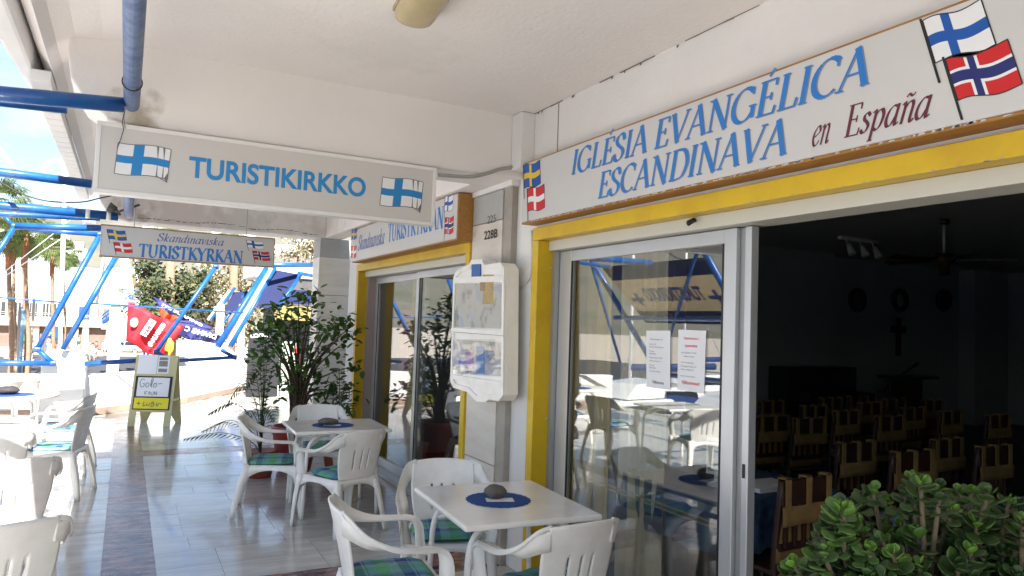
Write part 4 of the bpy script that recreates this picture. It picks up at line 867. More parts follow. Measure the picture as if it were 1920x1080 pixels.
def cushion_mesh():
    rows = []; n = 24
    prof = [(0, .034), (.5, .034), (.8, .030), (.93, .022), (1.0, .010), (1.0, .004), (.93, -.004), (.6, -.006), (0, -.006)]
    for r_, z in prof:
        row = []
        for k in range(n*2):
            a = 2*math.pi*k/(n*2); c, s = math.cos(a), math.sin(a); p = 4.5
            rr = (abs(c)**p+abs(s)**p)**(-1/p); x, y = .19*rr*c*r_, .185*rr*s*r_
            zz = z*(1 if z > 0 else 1)+(.004*math.sin(9*x*7)*math.sin(8*y*6) if z > .02 else 0)
            row.append(V((x, y, zz)))
        rows.append(row)
    return MB().grid(rows, True, True).mesh('cushion', M_plaid)
CM = cushion_mesh()
pc = plastic_chair(); firstp = True
def place_chair(x, y, a, label, cush=None, group='white plastic armchairs round the terrace tables'):
    global firstp
    o = pc if firstp else copy_tree(pc); firstp = False
    o.location = (x, y, .001); o.rotation_euler.z = R(a); o['label'] = label; o['group'] = group
    if cush:
        c = bpy.data.objects.new('seat_cushion', CM); col.objects.link(c); c.location = (x, y, .406); c.rotation_euler = (R(random.uniform(-1, 1)), 0, R(a)+(0 if random.random() < .5 else math.pi/2)); tag(c, cush, 'cushion', 'plaid seat cushions')
place_chair(1.14, 3.26, -97, 'white plastic armchair left of the near table, seen side on', 'green and blue plaid cushion on the chair left of the near table')
place_chair(1.66, 3.84, 163, 'white plastic armchair behind the near table facing the camera', 'plaid cushion mostly hidden behind the near table')
place_chair(1.74, 2.86, 4, 'white plastic armchair with its back to the camera at the near table', 'plaid cushion on the chair in front of the near table')
place_chair(1.13, 6.22, -104, 'white plastic armchair left of the second table, by the potted plant', 'dark green and blue cushion on the chair left of the second table')
place_chair(1.62, 6.75, 170, 'white plastic armchair behind the second table, in front of the plant pot', 'plaid cushion on the chair behind the second table')
place_chair(1.52, 5.55, 20, 'white plastic armchair with its back to the camera at the second table', 'plaid cushion on the chair in front of the second table')
place_chair(-.50, 8.40, 80, 'sunlit plastic armchair right of the round doily table', 'pale green cushion on the sunlit chair by the round table')
place_chair(-.48, 7.35, 75, 'sunlit plastic armchair nearest the purple floor strip', 'green and blue cushion on the sunlit chair by the purple strip')
place_chair(-.80, 6.15, 20, 'bleached white armchair with slotted back at the left picture edge', 'plaid cushion on the slotted chair at the left edge')
place_chair(-.58, 5.0, 26, 'plastic armchair with shaded rim at the left edge, mid height', None)
place_chair(-.45, 3.62, 24, 'closest sunlit plastic armchair, its rounded back cut by the bottom left corner', None)
# ------------------------------------------------------------------ tables
def cafe_table(x, y, a, w_, d_, label, z=.69):
    t = thing('cafe_table', label, 'table', (x, y, .001), R(a), 'white terrace tables'); hw, hd = w_/2, d_/2
    MB().box((-hw, -hd, z-.028), (hw, hd, z)).build('tabletop', M_table, t, bevel=.010)
    for sx_ in (-1, 1):
        for sy in (-1, 1):
            P = smooth_path([(sx_*.10, sy*.20, z-.05), (sx_*.20, sy*.235, z-.06), (sx_*.27, sy*.26, z-.14), (sx_*.285, sy*.265, .35), (sx_*.30, sy*.27, 0)], 5)
            MB().tube(P, .015, 10).build('leg', M_plastic, t)
    for sy in (-1, 1): MB().tube([(-.26, sy*.255, z-.13), (-.08, sy*.1, z-.045), (.08, sy*.1, z-.045), (.26, sy*.255, z-.13)], .010, 8).build('brace', M_plastic, t)
    return t
T1, T2, T4 = (1.74, 3.31), (1.61, 6.12), (-1.0, 6.75)
cafe_table(*T1, -4, .70, .80, 'nearest square white table with blue doily and pebble')
cafe_table(*T2, -2, .78, .68, 'second square white table with doily in front of the plant')
cafe_table(*T4, 4, .74, .74, 'white table reflecting the sky at the left edge')
def round_table(x, y, r_, label, z=.69, fat=False):
    t = thing('round_table', label, 'table', (x, y, .001), 0)
    MB().lathe([(0, z), (r_-.02, z), (r_, z-.006), (r_, z-.03), (r_-.015, z-.035), (0, z-.03)], 40).build('tabletop', M_plastic, t)
    for k in range(4):
        a = k*math.pi/2+.5; c, s = math.cos(a), math.sin(a)
        if fat: MB().tube([(c*r_*.72, s*r_*.72, z-.03), (c*r_*.72, s*r_*.72, z-.12), (c*r_*.74, s*r_*.74, .3), (c*r_*.8, s*r_*.8, 0)], [.09, .045, .03, .022], 12).build('leg', M_plastic, t)
        else: MB().tube([(c*.2, s*.2, z-.03), (c*.3, s*.3, z-.12), (c*.35, s*.35, 0)], .015, 10).build('leg', M_plastic, t)
round_table(-1.10, 9.15, .52, 'round white table with blue doily in the sun at left', .69)
round_table(-1.35, 11.3, .55, 'round plastic table with thick legs beside the white block', .70, True)
def doily(x, y, z, r_, lab, stone_lab, stone_m=M_stone, paper=None, sz=(.058, .05, .036), off=(0, 0)):
    n = 72; rows = [[V((0, 0, .003))]*n]
    for q in (.5, .8, .94): rows.append([V((r_*q*math.cos(2*math.pi*k/n), r_*q*math.sin(2*math.pi*k/n), .003)) for k in range(n)])
    rows.append([V(((r_*(1+.025*math.sin(k*2.2)))*math.cos(2*math.pi*k/n), (r_*(1+.025*math.sin(k*2.2)))*math.sin(2*math.pi*k/n), .0015)) for k in range(n)])
    d = MB().grid(rows, True, True).build('doily', M_cloth); d.location = (x, y, z+.0008); tag(d, lab, 'doily', 'blue crocheted doilies')
    if paper:
        p_ = MB().box((-.07, -.04, 0), (.07, .04, .0008)).build('card', M_paper); p_.location = (x+off[0]*.3, y-.02, z+.005); p_.rotation_euler.z = R(-20); tag(p_, paper, 'card')
    s = MB().blob((0, 0, sz[2]*.92), sz, 18, 12, .12, x).build('pebble', stone_m); s.location = (x+off[0], y+off[1], z+.006); tag(s, stone_lab, 'stone', 'pebbles weighing down the doilies')
doily(T1[0]-.02, T1[1]+.01, .691, .165, 'round blue doily on the nearest white table', 'brown pebble on the doily of the nearest table', M_stone, 'small white card under the pebble on the nearest table', off=(-.01, .02))
doily(T2[0]-.03, T2[1]-.02, .691, .17, 'round blue doily on the second white table', 'flat grey pebble on the second table', M_stone, 'white card beside the pebble on the second table', (.085, .07, .028), off=(-.04, .02))
doily(-1.02, 9.0, .691, .24, 'blue doily on the sunlit round table', 'dark pebble on the sunlit round table', M_dstone, None, (.10, .08, .045))
# ------------------------------------------------------------------ sandwich board
SBd = thing('sandwich_board', 'cream A shaped sandwich board with white and yellow notices', 'sandwich board', (.45, 11.4, 0))
fl, frt = V((.10, 11.42, 0)), V((.62, 11.20, 0)); dirb = (frt-fl).normalized(); nb2 = V((dirb.y, -dirb.x, 0))          # nb2 points to the viewer
top_l, top_r = fl-nb2*.17+V((0, 0, .98)), frt-nb2*.17+V((0, 0, .98)); 
def brd(f, s): return fl.lerp(frt, s).lerp(top_l.lerp(top_r, s), f)
upb = (top_l-fl).normalized(); nrmb = dirb.cross(upb).normalized()
def bq(name, s0, f0, s1, f1, th, m_, d=0): 
    return MB().prism([brd(f0, s0)+nrmb*d, brd(f0, s1)+nrmb*d, brd(f1, s1)+nrmb*d, brd(f1, s0)+nrmb*d], -nrmb*th).build(name, m_, SBd, recalc=True)
bq('front_panel', 0, .2, 1, 1, .015, M_board)
for s0, s1 in ((0, .16), (.84, 1)): bq('leg', s0, 0, s1, .2-.001, .015, M_board)
bq('notice_border', .06, .23, .94, .70, .004, M_black, .005)
bq('white_notice', .12, .415, .88, .68, .003, M_paper, .009); bq('yellow_notice', .09, .245, .91, .395, .003, M_yel, .009)
bq('menu_sheet', .06, .73, .52, 1.0, .002, M_paper, .003); bq('menu_sheet', .54, .74, .82, .99, .002, M_paper, .003)
for a, b_ in ((.84, .92), (.76, .81), (.93, .97)): bq('photo_print', .57, a, .78, b_, .001, mat('grey_photo', (.3, .28, .27), .6, var=.4, scale=20), .0045)
fbd = Fr(fl+nrmb*.0125, dirb, upb); Lw = (frt-fl).length; Lh = (top_l-fl).length
def hand(txtpaths, x0, y0, s_, m_, nm='handwriting'):
    b = MB()
    for pl in txtpaths:
        P = sp2(pl, 4)
        for i in range(len(P)-1):
            p, q = V(P[i]), V(P[i+1]); t_ = (q-p); 
            if t_.length < 1e-6: continue
            pr = V((-t_.y, t_.x)).normalized()*.035
            b.add([fbd.p(x0+v.x*s_, y0+v.y*s_) for v in (p-pr, q-pr, q+pr, p+pr)], [(0, 1, 2, 3)], False)
    b.build(nm, m_, SBd)
cup = [(.6, 1), (.25, 1.1), (.05, .6), (.2, .1), (.55, .1), (.6, .5), (.4, .5)]; oo = [(1.1, .6), (.85, .5), (.85, .1), (1.15, .1), (1.2, .5), (1.05, .6)]; ll = [(1.5, .2), (1.7, 1.1), (1.5, 1.1), (1.45, .2), (1.65, .1)]; o2 = [(2.1, .6), (1.85, .5), (1.85, .1), (2.15, .1), (2.2, .5), (2.05, .6)]; ds = [(2.4, .5), (2.9, .6)]
hand([cup, oo, ll, o2, ds], Lw*.17, Lh*.54, .105, M_greyink)
hand([[(.1, 0), (.1, .5)], [(.3, 0), (.3, .5), (.5, .5)], [(.7, 0), (.8, .5), (.95, 0)], [(1.1, .4), (1.1, 0), (1.4, 0), (1.4, .5)], [(1.6, 0), (1.6, .5), (1.9, 0), (1.9, .5)]], Lw*.3, Lh*.44, .09, M_greyink)
hand([[(0, .3), (.4, .3)], [(.2, .1), (.2, .5)], [(.8, .5), (.75, 0), (1.0, .1)], [(1.2, .3), (1.1, .1), (1.4, .1), (1.4, .4)], [(1.6, 0), (1.7, .5), (1.9, .4), (1.75, .25), (2.0, .2), (1.8, -.05), (1.6, .0)], [(2.2, .4), (2.3, 0), (2.5, .4)], [(2.6, .3), (2.8, .3)]], Lw*.16, Lh*.28, .12, M_greyink)
bl, br_ = fl-nb2*.44, frt-nb2*.44; 
MB().prism([bl.lerp(top_l, .2), br_.lerp(top_r, .2), top_r-nb2*.02, top_l-nb2*.02], nb2*-.015).build('back_panel', M_board, SBd, recalc=True)
for a, b_ in ((bl, bl+dirb*.08), (br_-dirb*.08, br_)): MB().prism([a, b_, b_.lerp(top_r, .2), a.lerp(top_l, .2)], nb2*-.015).build('leg', M_board, SBd, recalc=True)
MB().prism([frt.lerp(top_r, .35)-dirb*.01, br_.lerp(top_r, .35)-dirb*.01, br_.lerp(top_r, .38)-dirb*.01, frt.lerp(top_r, .38)-dirb*.01], -dirb*.01).build('side_stay', M_board, SBd, recalc=True)
# ------------------------------------------------------------------ plants
def leaf_mesh(name, L_, W_, m_, cup_=.15, n=6, thick=0, droop=.1):
    rows = []
    for i in range(n+1):
        t = i/n; w_ = W_*math.sin(math.pi*min(1, (t*.92+.04)))**.7*(1-.25*t) if i not in (0, n) else W_*.06
        z = -droop*L_*t*t; rows.append([V((-w_, L_*t, z+cup_*w_)), V((0, L_*t, z)), V((w_, L_*t, z+cup_*w_))])
    return MB().grid(rows).mesh(name, m_)
def jade_leaf(name, m_, L_=.050, W_=.019, T_=.0042):
    rows = []; n, k = 11, 12
    prof = [.16, .30, .46, .64, .80, .93, 1.0, 1.0, .92, .74, .45, .08]
    for i in range(n+1):
        t = i/n; w_ = W_*prof[i]; th = T_*(.35+.65*math.sin(math.pi*min(1, t*.9+.1))) if i < n else .001
        y = L_*(t if t < .8 else .8+(t-.8)*.85); z = .16*L_*t*t
        rows.append([V((w_*math.cos(a), y, z+th*math.sin(a)+.16*(w_*math.cos(a))**2/W_)) for a in [2*math.pi*q/k for q in range(k)]])
    b = MB().grid(rows, True, True); m0 = len(b.v); b.f.append(list(range(m0-k, m0))); b.mi.append(0); b.sm.append(True); b.f.append(list(range(k))[::-1]); b.mi.append(0); b.sm.append(True)
    return b.mesh(name, m_)
def add_leaves(parent, org, tf, mesh_opts, limit=300, name='leaf', key=None):
    """tf: list of (Matrix in world, mesh index)"""
    tf = sorted(tf, key=key or (lambda q: (q[0].translation-CAM).length)); org = V(org)
    for M_, k in tf[:limit]:
        o = bpy.data.objects.new(name, mesh_opts[k]); col.objects.link(o); o.parent = parent; o.matrix_local = Matrix.Translation(-org) @ M_
    rest = tf[limit:]
    if rest:
        b = MB()
        for M_, k in rest:
            me = mesh_opts[k]; b.m = k; b.add([M_ @ v.co for v in me.vertices], [tuple(p.vertices) for p in me.polygons], True)
        b.build('foliage', [me.materials[0] for me in mesh_opts], parent, kind='stuff')
def dir_matrix(p, d, up=V((0, 0, 1)), s=1.0, roll_=0):
    d = V(d).normalized(); x = d.cross(up); x = x.normalized() if x.length > 1e-3 else d.orthogonal().normalized(); z = x.cross(d)
    Mx = Matrix(((x.x, d.x, z.x, 0), (x.y, d.y, z.y, 0), (x.z, d.z, z.z, 0), (0, 0, 0, 1)))
    return Matrix.Translation(V(p)) @ Mx @ Matrix.Rotation(roll_, 4, 'Y') @ Matrix.Scale(s, 4)
# jade plant in the foreground
rj = random.Random(11)
jc = V((1.62, 1.0, 0)); JD = thing('jade_plant', 'big jade plant with fleshy green leaves in the bottom right corner', 'plant', tuple(jc))
MB().lathe([(0, 0), (.17, 0), (.19, .02), (.24, .42), (.26, .44), (.26, .50), (.235, .50), (.22, .46), (0, .46)], 28, jc).build('pot', M_terra, JD)
MB().lathe([(0, .462), (.22, .462)], 20, jc).build('soil', M_soil, JD)
tips = []
def in_view_target():
    # crown points : an uneven dome given by rays through the picture and a distance
    return None
outline = [(1455, 1075), (1500, 1030), (1560, 945), (1600, 910), (1680, 890), (1720, 880), (1800, 905), (1840, 900), (1920, 935), (2000, 940), (2080, 980)]
def ytop(x):
    for (a, b), (c, d) in zip(outline, outline[1:]):
        if a <= x <= c: return b+(d-b)*(x-a)/(c-a)
    return 1100
while len(tips) < 330:
    x = rj.uniform(1455, 2100); y = rj.uniform(870, 1230)
    if y < ytop(x)+12: continue
    dep = 1.38+.30*rj.random()-.12*(y-ytop(x))/300
    dv = (_f*FPX+_r*(x-960)+_u*(540-y))/FPX; p = CAM+dv*dep
    if min([(p-q).length for q in tips] or [9]) < .020: continue
    if p.x > 2.15: continue
    tips.append(p)
JL = [jade_leaf('leaf', M_jade), jade_leaf('leaf', M_jade, .044, .020), jade_leaf('leaf', M_jadey, .044, .019), jade_leaf('leaf', mat('mid_jade_leaf', (.09, .20, .03), .32, c2=(.05, .12, .03), scale=20, rnd=.3, trans=.18), .046, .019)]
jt = []
for p in tips:
    base = jc+V(((p.x-jc.x)*.45, (p.y-jc.y)*.45, .62+.25*rj.random()))
    mid = base.lerp(p, .6)+V((rj.uniform(-.02, .02), rj.uniform(-.02, .02), .02))
    P = smooth_path([jc+V((rj.uniform(-.05, .05), rj.uniform(-.05, .05), .46)), base, mid, p], 4); MB().tube(P, [.010-.006*i/(len(P)-1) for i in range(len(P))], 6).build('stem', M_jadestem, JD)
    ax = (p-mid).normalized()*.55+V((0, 0, .75))+V((rj.uniform(-.5, .4), rj.uniform(-.6, .25), 0)); ax.normalize()
    a0 = rj.uniform(0, 6.28); young = rj.random() < .6; big = rj.uniform(.50, .86)
    for lvl, (tilt, s_, dz) in enumerate(((98, .95, -.045), (84, 1.05, -.031), (72, 1.0, -.019), (58, .9, -.009), (42, .72, -.002), (22, .55, .004))):
        for k in range(2):
            a = a0+lvl*1.57+k*math.pi+rj.uniform(-.3, .3)
            o1 = ax.orthogonal().normalized(); o2_ = ax.cross(o1); rad = o1*math.cos(a)+o2_*math.sin(a); tl_ = R(tilt+rj.uniform(-14, 14))
            d = rad*math.sin(tl_)+ax*math.cos(tl_); s2 = s_*big*rj.uniform(.8, 1.15)
            k_ = 2 if (young and lvl >= 4) else (3 if (young and lvl == 3 and rj.random() < .6) else (0 if rj.random() < .6 else 1))
            jt.append((dir_matrix(p+ax*dz+rad*.003, d, ax, s2, rj.uniform(-.35, .35)), k_))
add_leaves(JD, jc, jt, JL, 300)
# shrub in the red pot
rs = random.Random(5)
pc_ = V((1.62, 7.75, 0)); FS = thing('potted_shrub', 'tall leafy shrub in a red pot behind the second table', 'plant', tuple(pc_))
MB().lathe([(0, 0), (.15, 0), (.17, .02), (.23, .38), (.25, .40), (.25, .46), (.225, .46), (.21, .42), (0, .42)], 28, pc_).build('pot', M_redpot, FS)
MB().lathe([(0, .425), (.212, .425)], 20, pc_).build('soil', M_soil, FS)
lf = [leaf_mesh('leaf', .10, .027, M_leaf), leaf_mesh('leaf', .08, .025, M_leaf), leaf_mesh('leaf', .07, .027, M_leafy)]
tf = []
def shrub_pt(px, py, Y): return at(px, py, 'Y', Y)
clusters = [(510, 590), (535, 615), (500, 640), (545, 580), (575, 605), (520, 665), (490, 615), (560, 640), (585, 585), (600, 620), (545, 690), (570, 670), (482, 655), (610, 650), (530, 640), (555, 600), (600, 690), (640, 625), (630, 600), (650, 640), (620, 615), (660, 610), (580, 560), (595, 720), (625, 735), (580, 745), (545, 730), (645, 745), (520, 575), (560, 560), (505, 625), (570, 700), (535, 710), (655, 690)]
for (x, y) in clusters:
    tip = shrub_pt(x, y, 7.75+rs.uniform(-.3, .3)); b0 = pc_+V((rs.uniform(-.05, .05), rs.uniform(-.05, .05), .42)); b1 = pc_+V(((tip.x-pc_.x)*.25, (tip.y-pc_.y)*.3, .75+(tip.z-.75)*.35)); 
    P = smooth_path([b0, b1, b1.lerp(tip, .55)+V((0, 0, .04)), tip], 5); MB().tube(P, [.014-.011*i/(len(P)-1) for i in range(len(P))], 6).build('branch', M_twig, FS)
    for k in range(27):
        q = tip+V((rs.gauss(0, .075), rs.gauss(0, .075), rs.gauss(0, .075))); d = V((rs.gauss(0, 1), rs.gauss(0, 1), rs.gauss(-.1, .6)))
        tf.append((dir_matrix(q, d, V((0, 0, 1)), rs.uniform(.7, 1.2), rs.uniform(-.6, .6)), 2 if rs.random() < .12 else rs.randrange(2)))
add_leaves(FS, pc_, tf, lf, 300)
# areca palms round it
def areca(name, lab, base, fronds, cat='plant', group=None):
    t = thing(name, lab, cat, tuple(base), group=group)
    MB().lathe([(0, 0), (.11, 0), (.15, .24), (.165, .26), (.14, .26), (0, .23)], 20, base).build('pot', M_terra, t)
    for (dx, dy, h_, L_) in fronds:
        d = V((dx, dy, 0)); P = smooth_path([base+V((0, 0, .22)), base+V((0, 0, .22))+d*.15*L_+V((0, 0, h_*.6)), base+V((0, 0, .22))+d*.55*L_+V((0, 0, h_)), base+V((0, 0, .22))+d*L_+V((0, 0, h_*.75))], 7)
        b = MB(); b.tube(P, [.006-.005*i/(len(P)-1) for i in range(len(P))], 5)
        side = d.cross(V((0, 0, 1))).normalized()
        for i in range(6, len(P)-1):
            tt = (i-6)/(len(P)-7); ln = L_*(.30*math.sin(math.pi*(.25+.72*tt)))
            for s in (-1, 1):
                t_ = (P[i+1]-P[i]).normalized(); q = (side*s*.8+t_*.7-V((0, 0, .25))).normalized(); w_ = V((0, 0, 1)).cross(q).normalized()*.009+t_*.006
                p0 = P[i]; p1 = p0+q*ln*.5; p2 = p0+q*ln-V((0, 0, ln*.22))
                b.add([p0, p1-w_, p1+w_, p2], [(0, 1, 2), (1, 3, 2)], False)
        b.build('frond', M_frond, t)
    return t
ra = random.Random(3)
areca('areca_palm', 'low feathery palm spreading its fronds left of the red pot', V((1.25, 7.55, 0)), [(-.9, -.2, .35, .62), (-.8, .4, .5, .6), (-.5, -.6, .45, .5), (-1, .1, .22, .7), (.1, -.8, .5, .5), (-.3, .5, .8, .5), (.2, .3, 1.0, .3), (-.2, -.2, 1.05, .35), (.4, -.2, .9, .4), (-.6, -.1, .7, .55), (-.2, .6, .9, .4), (.0, .2, 1.2, .25)])
areca('areca_palm', 'upright feathery palm by the yellow door surround behind the table', V((2.0, 7.5, 0)), [(.2, -.4, .5, .5), (-.3, .2, .7, .4), (.1, .5, .6, .5), (.3, .1, .7, .35), (-.2, -.3, .85, .3), (-.5, .1, .4, .5)])
# planters with cacti behind
pl = thing('cactus_planter', 'white planter with round cacti and succulents behind the low wall end', 'planter', (2.7, 15.4, 0))
MB().box((2.35, 15.2, 0), (3.6, 15.7, .18)).build('planter_box', M_white, pl, bevel=.01)
rc = random.Random(2)
for k in range(9):
    x = 2.42+.13*k; y = 15.4+rc.uniform(-.12, .12); r_ = rc.uniform(.07, .12)
    for j in range(rc.randrange(1, 5)): MB().blob((x+rc.uniform(-.06, .06), y, .2+r_*.9+j*r_*1.5), (r_, r_*.35, r_*1.1), 12, 8).build('cactus_pad', M_cactus, pl)
bs = thing('menu_banner', 'black upright menu banner with white capital letters behind the shrub', 'banner', (2.5, 15.0, 0))
qa, qb = at(467, 620, 'Y', 15), at(522, 700, 'Y', 15)
MB().box((qa.x, 15, 0), (qb.x, 15.03, qa.z)).build('banner_panel', M_black, bs)
fq = Fr((0, 14.998, 0), (1, 0, 0), (0, 0, 1)); (xa, za), (xb, _) = pa(468, 633, 15), pa(506, 633, 15)
sans('COCINA', fq, xa+.01, za, .085, xb-xa, bold=.03).build('lettering', M_paper, bs)
MB().box((qb.x+.05, 15.0, 0), (qb.x+.32, 15.03, qa.z-.2)).build('banner_panel', mat('banner_photo', (.10, .18, .09), .5, c2=(.5, .5, .45), scale=7), bs)
# ------------------------------------------------------------------ flags out in the sun
def banner(name, lab, P4, Y, m_, wav=.15, nx=18, ny=8, ph=0):
    a, b, c, d = [at(x, y, 'Y', Y) for x, y in P4]; t = thing(name, lab, 'flag', tuple(a)); rows = []
    for j in range(ny+1):
        rows.append([a.lerp(b, i/nx).lerp(d.lerp(c, i/nx), j/ny)+V((0, wav*math.sin(i*.6+j*.35+ph), .04*math.sin(i*.5+ph))) for i in range(nx+1)])
    MB().grid(rows).build('cloth', m_, t, solid=.004); return t
rb = banner('red_banner', 'crumpled red beer banner blowing beyond the terrace wall', [(240, 567), (345, 612), (305, 675), (236, 640)], 24, M_redflag, .10)
P4 = [(240, 567), (345, 612), (305, 675), (236, 640)]
def banner_text(txt, par, p0, p1, hpx, Y, m_, bold=.03, mirror=False, slab=None):
    a = at(*p0, 'Y', Y); b = at(*p1, 'Y', Y); r_ = (b-a); L_ = r_.length; r_.normalize(); u_ = V((0, -1, 0)).cross(r_)*-1; u_ = V((-r_.z, 0, r_.x))
    h_ = hpx*(Y/FPX)*1.02; f_ = Fr(a, r_ if not mirror else -r_, u_)
    if mirror: f_ = Fr(b, -r_, u_); f_.n = V((0, -1, 0))
    if slab: MB().prism([f_.p(-.03, -.035, .0), f_.p(L_+.03, -.035, 0), f_.p(L_+.03, h_+.03, 0), f_.p(-.03, h_+.03, 0)], (0, .01, 0)).build('label_patch', slab, par, recalc=True)
    sans(txt, f_, 0, 0, h_, L_, bold=bold, d=.012).build('lettering', m_, par)
banner_text('Jupiler', rb, (273, 629), (290, 604), 7, 23.8, M_redflag, slab=M_paper); banner_text('@ALMIRED', rb, (283, 650), (311, 608), 6.5, 23.8, M_paper, bold=.05)
MB().blob(at(252, 605, 'Y', 23.85), (.11, .012, .14), 12, 8, .2).build('printed_emblem', mat('pale_print', (.8, .55, .35), .6), rb)
MB().blob(at(318, 650, 'Y', 23.85), (.10, .012, .20), 12, 8, .8, 4).build('printed_emblem', M_flagy, rb)
nb1 = banner('navy_banner', 'navy banner with white lettering streaming above the other flags', [(286, 556), (402, 618), (350, 622), (300, 578)], 26, M_navyflag, .12)
nb3 = banner('navy_banner', 'large navy feather flag with mirrored white lettering', [(308, 598), (418, 628), (405, 648), (330, 628)], 25, M_navyflag, .12, ph=2)
banner_text('DIVING C', nb3, (345, 619), (404, 636), 8, 24.8, M_paper, mirror=True)
banner_text('ITS SURFING', nb1, (303, 573), (378, 612), 4, 25.8, M_paper)
banner('orange_flag', 'orange red flag between the two navy banners', [(299, 578), (335, 596), (330, 604), (302, 597)], 25.5, mat('orange_cloth', (.6, .08, .02), .7, trans=.2))
# white van like box behind the wall
o = MB().prism([at(x, y, 'Y', 22) for x, y in ((352, 688), (440, 686), (440, 660), (424, 650), (400, 645), (372, 641), (352, 664))], (0, 1.2, 0)).build('boat_cover', M_white, bevel=.05, recalc=True); tag(o, 'white angular covered shape behind the low wall right of the red banner', 'cover')
for q_ in bpy.data.objects:
    pass
# slanting awning frames beyond the pillar
def awning(lab, Y, quad_, struts, m_=M_navy):
    t = thing('slanted_awning', lab, 'awning', tuple(at(*quad_[0], 'Y', Y)), group='slanted awnings on blue frames')
    P = [at(x, y, 'Y', Y+(dy)) for (x, y), dy in zip(quad_, (0, 0, -.6, -.6))]
    MB().prism(P, (0, .02, 0)).build('canvas', m_, t, recalc=True)
    for p, q, r_, mm in struts: MB().tube([at(*p, 'Y', Y-.1), at(*q, 'Y', Y-.7)], r_, 10).build('tube', mm, t)
    return t
t_ = awning('big navy slanted awning on blue tubes left of the pillar', 19, [(512, 505), (560, 514), (524, 578), (480, 577)], [((500, 503), (408, 650), .075, M_blue), ((508, 505), (420, 655), .05, M_whiteband), ((516, 502), (432, 650), .05, M_blue), ((565, 514), (520, 580), .05, M_blue), ((590, 497), (505, 497), .06, M_blue), ((590, 518), (560, 512), .05, M_blue)])
awning('lower pair of navy awnings left of the big one', 30, [(438, 548), (482, 545), (455, 585), (420, 582)], [((440, 540), (395, 600), .06, M_blue), ((482, 545), (400, 655), .07, M_blue), ((460, 550), (400, 630), .05, M_blue), ((430, 545), (390, 600), .05, M_whiteband)])
for (x0, x1, y0, y1) in ((408, 417, 570, 650), (450, 460, 570, 600)):
    a, b = at(x0, y0, 'Y', 28), at(x1, y1, 'Y', 28); o = box('white_post', (a.x, 28, -3.4), (b.x, 28.3, a.z), M_white); tag(o, 'short white post under the navy awnings, at %s' % ('left' if x0 < 420 else 'right'), 'post')
# far shop with yellow band
ks = thing('far_shop', 'dark shop front with navy canopy and yellow sign board behind the pillar', 'shop', (7, 27, 0))
a, b = at(540, 560, 'Y', 26), at(720, 700, 'Y', 26)
MB().box((a.x, 27, -.0), (a.x+6.5, 31, 3.4)).build('wall', mat('shop_dark', (.10, .09, .09), .8, var=.4, scale=2), ks)
z1, z0 = at(560, 560, 'Y', 26).z, at(560, 582, 'Y', 26).z
MB().prism([(a.x-.6, 26, z1+.3), (a.x+6, 26, z1+.3), (a.x+6, 25, z0+.2), (a.x-.6, 25, z0+.2)], (0, .05, 0)).build('canopy', M_navy, ks, recalc=True)
MB().box((a.x-.6, 25.0, z0-.35), (a.x+6, 25.05, z0+.12)).build('sign_board', mat('mustard', (.24, .19, .05), .6), ks)
for k in range(4): MB().box((a.x+.3+k*1.4, 26.9, .2), (a.x+1.3+k*1.4, 27.0, 1.9)).build('window', M_farglass, ks)
MB().box((a.x-1, 26.9, 3.0), (a.x+6, 30, 3.5)).build('roof', M_far, ks)
rfl = thing('potted_geranium', 'small red flowering plant seen through the shrub', 'plant', tuple(at(545, 655, 'Y', 17)))
for k in range(14): MB().blob(at(545+rc.uniform(-14, 14), 655+rc.uniform(-6, 8), 'Y', 17), (.07, .07, .05), 8, 6, .3, k).build('flower', mat('geranium_red', (.7, .03, .01), .6), rfl)
p0 = at(545, 660, 'Y', 17); MB().box((p0.x-.25, 16.9, 0), (p0.x+.25, 17.2, p0.z-.05)).build('planter_box', M_dark, rfl)
# ------------------------------------------------------------------ palms
def palm_mesh(seed, nf=40, L_=1.9):
    r_ = random.Random(seed); b = MB()
    for k in range(nf):
        a = r_.uniform(0, 6.283); e = math.asin(r_.uniform(-.75, .95)); d = V((math.cos(a)*math.cos(e), math.sin(a)*math.cos(e), math.sin(e)))
        pet = L_*.5*r_.uniform(.8, 1.1); c = d*pet-V((0, 0, .12*pet)); b.m = 0
        sd = d.cross(V((0, 0, 1))); sd = sd.normalized() if sd.length > .1 else V((1, 0, 0)); upv = sd.cross(d)
        b.add([V((0, 0, 0))-sd*.03, V((0, 0, 0))+sd*.03, c], [(0, 1, 2)], False)
        for j in range(19):
            g = R(-85+170*j/18); q = (d*math.cos(g)+sd*math.sin(g)); ln = L_*.55*r_.uniform(.8, 1.1)*(1-.25*abs(j-9)/9); w_ = (sd*math.cos(g)-d*math.sin(g))*.030
            m1 = c+q*ln*.55+upv*.04; tip = c+q*ln-V((0, 0, ln*.38)); b.add([c, m1-w_, m1+w_, tip], [(0, 1, 2), (1, 3, 2)], False)
    return b.mesh('crown', M_palm)
PMs = [palm_mesh(1), palm_mesh(2), palm_mesh(8)]
palms = [(18, 450, 18, 700, 52, 1.25, .42, 'leftmost palm trunk at the picture edge, its crown under the blue tubes'), (27, 462, 24, 700, 55, 1.0, .30, 'slim palm just behind the leftmost palm'), (50, 440, 50, 690, 50, 1.2, .33, 'palm with reddish crown base right of the leftmost pair'), (44, 470, 48, 655, 62, .95, .3, 'shorter palm between the second and third trunks'), (100, 468, 97, 655, 60, 1.25, .40, 'palm in front of the white building with a wide fan crown'),
         (118, 478, 110, 655, 66, 1.15, .33, 'palm with a bright crown nearest the right strut'), (121, 492, 121, 655, 70, .9, .25, 'thin palm trunk behind the nearest strut'), (-14, 385, -20, 700, 46, 1.5, .4, 'palm whose frond tips poke in at the left edge')]
